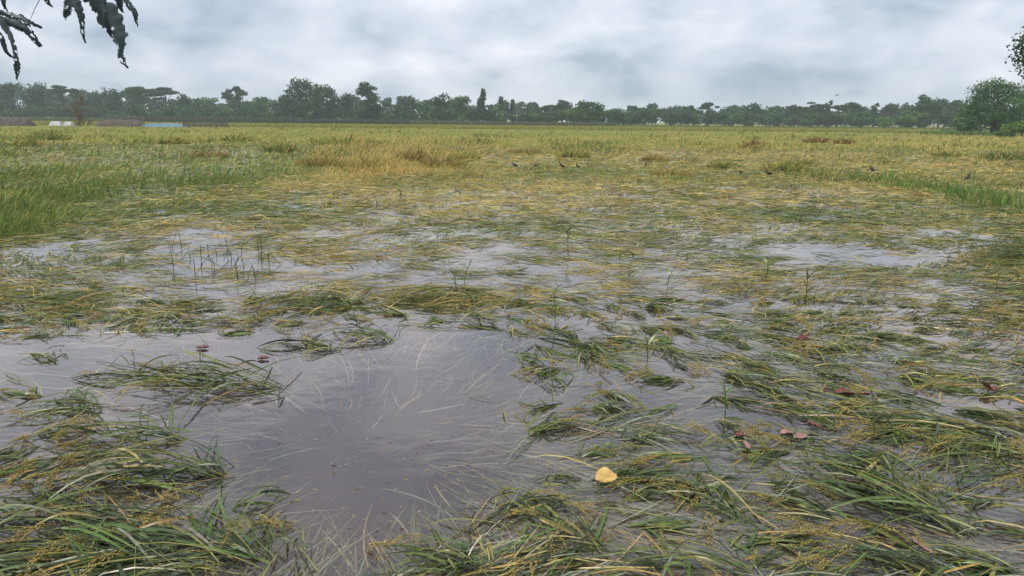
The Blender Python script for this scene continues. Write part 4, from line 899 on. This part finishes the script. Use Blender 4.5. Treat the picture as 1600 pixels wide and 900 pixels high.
def straw_stack(px, dist, wpx, hpx, label, seed, name='straw_stack', mat=None, steep=0.35):
    r = np.random.default_rng(seed); x, y = at_ground(px, dist); Wd = wpx * dist / F; H = hpx * dist / F; nx_, ny_ = 26, 10
    u = np.linspace(-1, 1, nx_); v = np.linspace(-1, 1, ny_); U, Vv = np.meshgrid(u, v)
    hh = H * np.clip((1 - np.abs(U) ** 6), 0, 1) ** steep * np.clip(1 - np.abs(Vv) ** 2.2, 0, 1) ** 0.6 * (0.82 + 0.3 * fbm(U * 5 + seed, Vv * 3, 3)) + r.normal(0, 0.02, U.shape)
    i_ = np.arange(ny_ - 1)[:, None] * nx_ + np.arange(nx_ - 1)[None]
    o = put(name, mesh_np(name, np.stack([U * Wd / 2, Vv * max(0.7, Wd * 0.22), hh], -1), np.stack([i_, i_ + 1, i_ + nx_ + 1, i_ + nx_], -1).reshape(-1, 4)), mat or M_thatch, None, (x, y, 0.03)); return o
def stk_label(o, lab, cat): tag(o, lab, cat); return o
stk_label(straw_stack(16, D0, 62, 13.0, '', 1), 'long dark brown straw stack at the left edge of the field', 'straw stack')
stk_label(straw_stack(188, D0 + 3, 66, 11.0, '', 2), 'brown straw heap between the dead bush and the blue sheet', 'straw stack')
stk_label(straw_stack(86, D0 + 6, 18, 7.0, '', 3, 'white_sheet_heap', M_white, 0.9), 'white sheet covered heap beside the brown straw stack', 'covered heap')
stk_label(straw_stack(106, D0 + 7, 13, 6.5, '', 4, 'white_sheet_heap', M_white, 0.9), 'smaller white heap under the brown dead bush', 'covered heap')
stk_label(straw_stack(256, D0 + 4, 66, 5.5, '', 5, 'blue_sheet_heap', M_tarp, 0.8), 'low heap covered by a pale blue sheet', 'covered heap')
x, y = at_ground(286, D0); fn = thing('low_fence', 'low dark wooden fence ending in a slanted post right of the blue sheet', 'fence', (x, y, 0.03))
s_ = D0 / F
for k in range(9): put('post', mesh_np('post', *box(k * 8.4 * s_ - 0.05, k * 8.4 * s_ + 0.05, -0.05, 0.05, -0.1, 8.0 * s_)), M_wood, fn)
for z_ in (0.15, 0.30, 0.45, 0.60): put('rail', mesh_np('rail', *box(-0.1, 66 * s_, -0.10, -0.055, z_ * 1.15, z_ * 1.15 + 0.13)), M_wood, fn)
put('brace', mesh_np('brace', *[q_ for q_ in tube([(66 * s_, 0, 0.85), (68 * s_, 0, 0.4), (70.5 * s_, 0, -0.1)], 0.06, 5)[:2]]), M_wood, fn)
# brown dead bush
r = np.random.default_rng(9); x, y = at_ground(126, D0 - 4); db = thing('dead_bush', 'tall rusty brown dead bush at the left of the field', 'bush', (x, y, 0.03)); pr = []
for k in range(9):
    dd = np.array([r.normal(0, 0.45), r.normal(0, 0.4), 1.0]); branchy(r, np.array([r.normal(0, 0.6), r.normal(0, 0.3), 0.0]), dd / np.linalg.norm(dd), 1.45, 0.045, 2, pr)
V, Fq, C = join(pr); put('branches', mesh_np('branches', V, Fq), M_bark, db)
pts = []
for k in range(14):
    zc = r.uniform(0.3, 3.6); pts.append(leaf_cards(r, (r.normal(0, 1.15 - 0.18 * zc), r.normal(0, 0.6), zc), (0.6, 0.5, 0.5), 60, 0.10, (0.16, 0.085, 0.05)))
pts.append(leaf_cards(r, (0.45, 0, 4.2), (0.35, 0.3, 0.7), 130, 0.11, (0.17, 0.10, 0.045)))
V, Fq, C = join(pts); put('withered_leaves', mesh_np('withered_leaves', V, Fq, C), M_tree, db)

# ------------------------------------------------------------------ overhanging branch with tattered leaves, upper left
M_hang = leaf_mat('tattered_leaf', 0.45, 0.35, 0.10, 0.25, 25)
def tattered(pts, wpx, depth, seed, parent, holes=3):
    """pts: midrib in photo pixels, set out at its own depth; a real bent blade with a torn rim and holes"""
    r = np.random.default_rng(seed); K, Mm = 40, 11
    P = np.array([list(AT(px, py, depth)) for px, py in pts]); tt = np.linspace(0, 1, len(P)); s = np.linspace(0, 1, K)
    C = np.stack([np.interp(s, tt, P[:, k]) for k in range(3)], -1)
    for _ in range(6): C[1:-1] = (C[:-2] + C[1:-1] * 2 + C[2:]) / 4
    C[:, 1] += 0.05 * (s - 0.3) ** 2
    wd = np.interp(s, np.linspace(0, 1, len(wpx)), wpx) / F * depth / 2
    nz = np.cumsum(r.normal(0, 1, K)); e1 = 1 + 0.22 * np.clip(r.normal(0, 1, K), -1.6, 0.8); e2 = 1 + 0.22 * np.clip(r.normal(0, 1, K), -1.6, 0.8)
    T = np.gradient(C, axis=0); T /= np.linalg.norm(T, axis=1, keepdims=True)
    vw = C - np.array([0, 0, CAMZ]); vw /= np.linalg.norm(vw, axis=1, keepdims=True)
    Sd = np.cross(T, np.array([0.25, 1.0, 0.15])); Sd /= np.linalg.norm(Sd, axis=1, keepdims=True); Nn = np.cross(Sd, T)
    u = np.linspace(-1, 1, Mm)
    V = C[:, None] + Sd[:, None] * (u[None] * wd[:, None] * np.where(u[None] < 0, e1[:, None], e2[:, None]))[..., None] + Nn[:, None] * (0.35 * wd[:, None] * np.abs(u[None]) + 0.004 * np.sin(9 * s[:, None] + 3 * u[None]))[..., None]
    hol = [(r.uniform(0.25, 0.9), r.uniform(-0.8, 0.8), r.uniform(0.012, 0.035)) for _ in range(holes)]
    Fq = []
    for i_ in range(K - 1):
        for j in range(Mm - 1):
            ss, uu = (i_ + .5) / K, u[j] + 0.1
            if any((ss - h_[0]) ** 2 + ((uu - h_[1]) * 0.13) ** 2 < h_[2] ** 2 for h_ in hol): continue
            if abs(uu) > 0.75 and r.random() < 0.12: continue
            Fq.append((i_ * Mm + j, i_ * Mm + j + 1, (i_ + 1) * Mm + j + 1, (i_ + 1) * Mm + j))
    col = np.array((0.08, 0.11, 0.10)) * r.uniform(0.8, 1.2)
    put('leaf', mesh_np('leaf', V.reshape(-1, 3), np.array(Fq), np.tile(col, (K * Mm, 1)), True), M_hang, parent)
hb = thing('overhanging_tree', 'dark overhanging branch with tattered drooping leaves at the upper left', 'tree', (0, 0, 0))
DH = 2.3
LV = [([(95, -25), (112, 0), (124, 28), (126, 66)], [26, 30, 16, 9, 4], 4), ([(120, -25), (152, 5), (175, 42), (187, 70), (184, 88), (194, 106)], [18, 36, 40, 30, 8, 13, 3], 5), ([(185, -20), (200, 8), (209, 22), (209, 40)], [14, 11, 9, 2], 2),
      ([(-30, 10), (5, 22), (32, 28), (58, 42)], [10, 9, 9, 4], 2), ([(-20, 25), (8, 34), (38, 44), (56, 72)], [8, 12, 16, 8], 4), ([(-12, 20), (10, 45), (20, 75), (23, 100), (18, 124)], [12, 13, 10, 6, 13, 3], 5),
      ([(-22, 30), (-2, 55), (6, 80), (14, 90)], [10, 12, 6, 2], 2), ([(108, -5), (104, 10), (100, 20), (94, 28)], [10, 16, 12, 4], 3), ([(60, -18), (68, -4), (74, 9)], [12, 12, 3], 1), ([(-14, -22), (2, -2), (3, 16)], [10, 8, 3], 1),
      ([(150, -12), (160, 20), (166, 42), (169, 58)], [16, 14, 8, 3], 2), ([(165, -25), (180, -5), (186, 18)], [22, 18, 4], 1)]
for k, (pt, wp, nh) in enumerate(LV): tattered(pt, wp, DH + 0.06 * math.sin(k * 2.1), 60 + k, hb, nh)
P0 = lambda *a_: np.array(AT(*a_))
TRK = np.array([-3.6, 1.6, 0.0])
trunk = tube([TRK + (0, 0, -0.1), TRK + (0.05, 0, 1.2), TRK + (-0.02, 0.05, 2.4), TRK + (0.1, 0, 3.6)], [0.17, 0.14, 0.12, 0.07], 10); put('trunk', mesh_np('trunk', trunk[0], trunk[1], smooth=True), M_bark, hb)
br = tube([TRK + (0, 0, 2.2), (P0(-420, -120, 2.2)), P0(-160, -95, DH), P0(40, -75, DH), P0(230, -60, DH)], [0.07, 0.045, 0.02, 0.012, 0.004], 8); put('branch', mesh_np('branch', br[0], br[1], smooth=True), M_bark, hb)
for a_, b_ in [((95, -75), (95, -25)), ((110, -72), (120, -25)), ((185, -64), (185, -20)), ((-60, -85), (-30, 10)), ((-40, -82), (-14, 22)), ((55, -74), (60, -18)), ((112, -70), (108, -5)), ((-10, -80), (-14, -22)), ((150, -70), (150, -12)), ((165, -68), (165, -25))]:
    tw = tube([P0(*a_, DH), P0((a_[0] * 0.4 + b_[0] * 0.6), (a_[1] + b_[1]) / 2, DH), P0(*b_, DH)], [0.004, 0.003, 0.002], 5); put('twig', mesh_np('twig', tw[0], tw[1], smooth=True), M_bark, hb)
tw = tube([P0(64, -4, DH), P0(54, 14, DH), P0(48, 29, DH)], [0.0012, 0.001, 0.0008], 4); put('twig', mesh_np('twig', tw[0], tw[1], smooth=True), M_bark, hb)
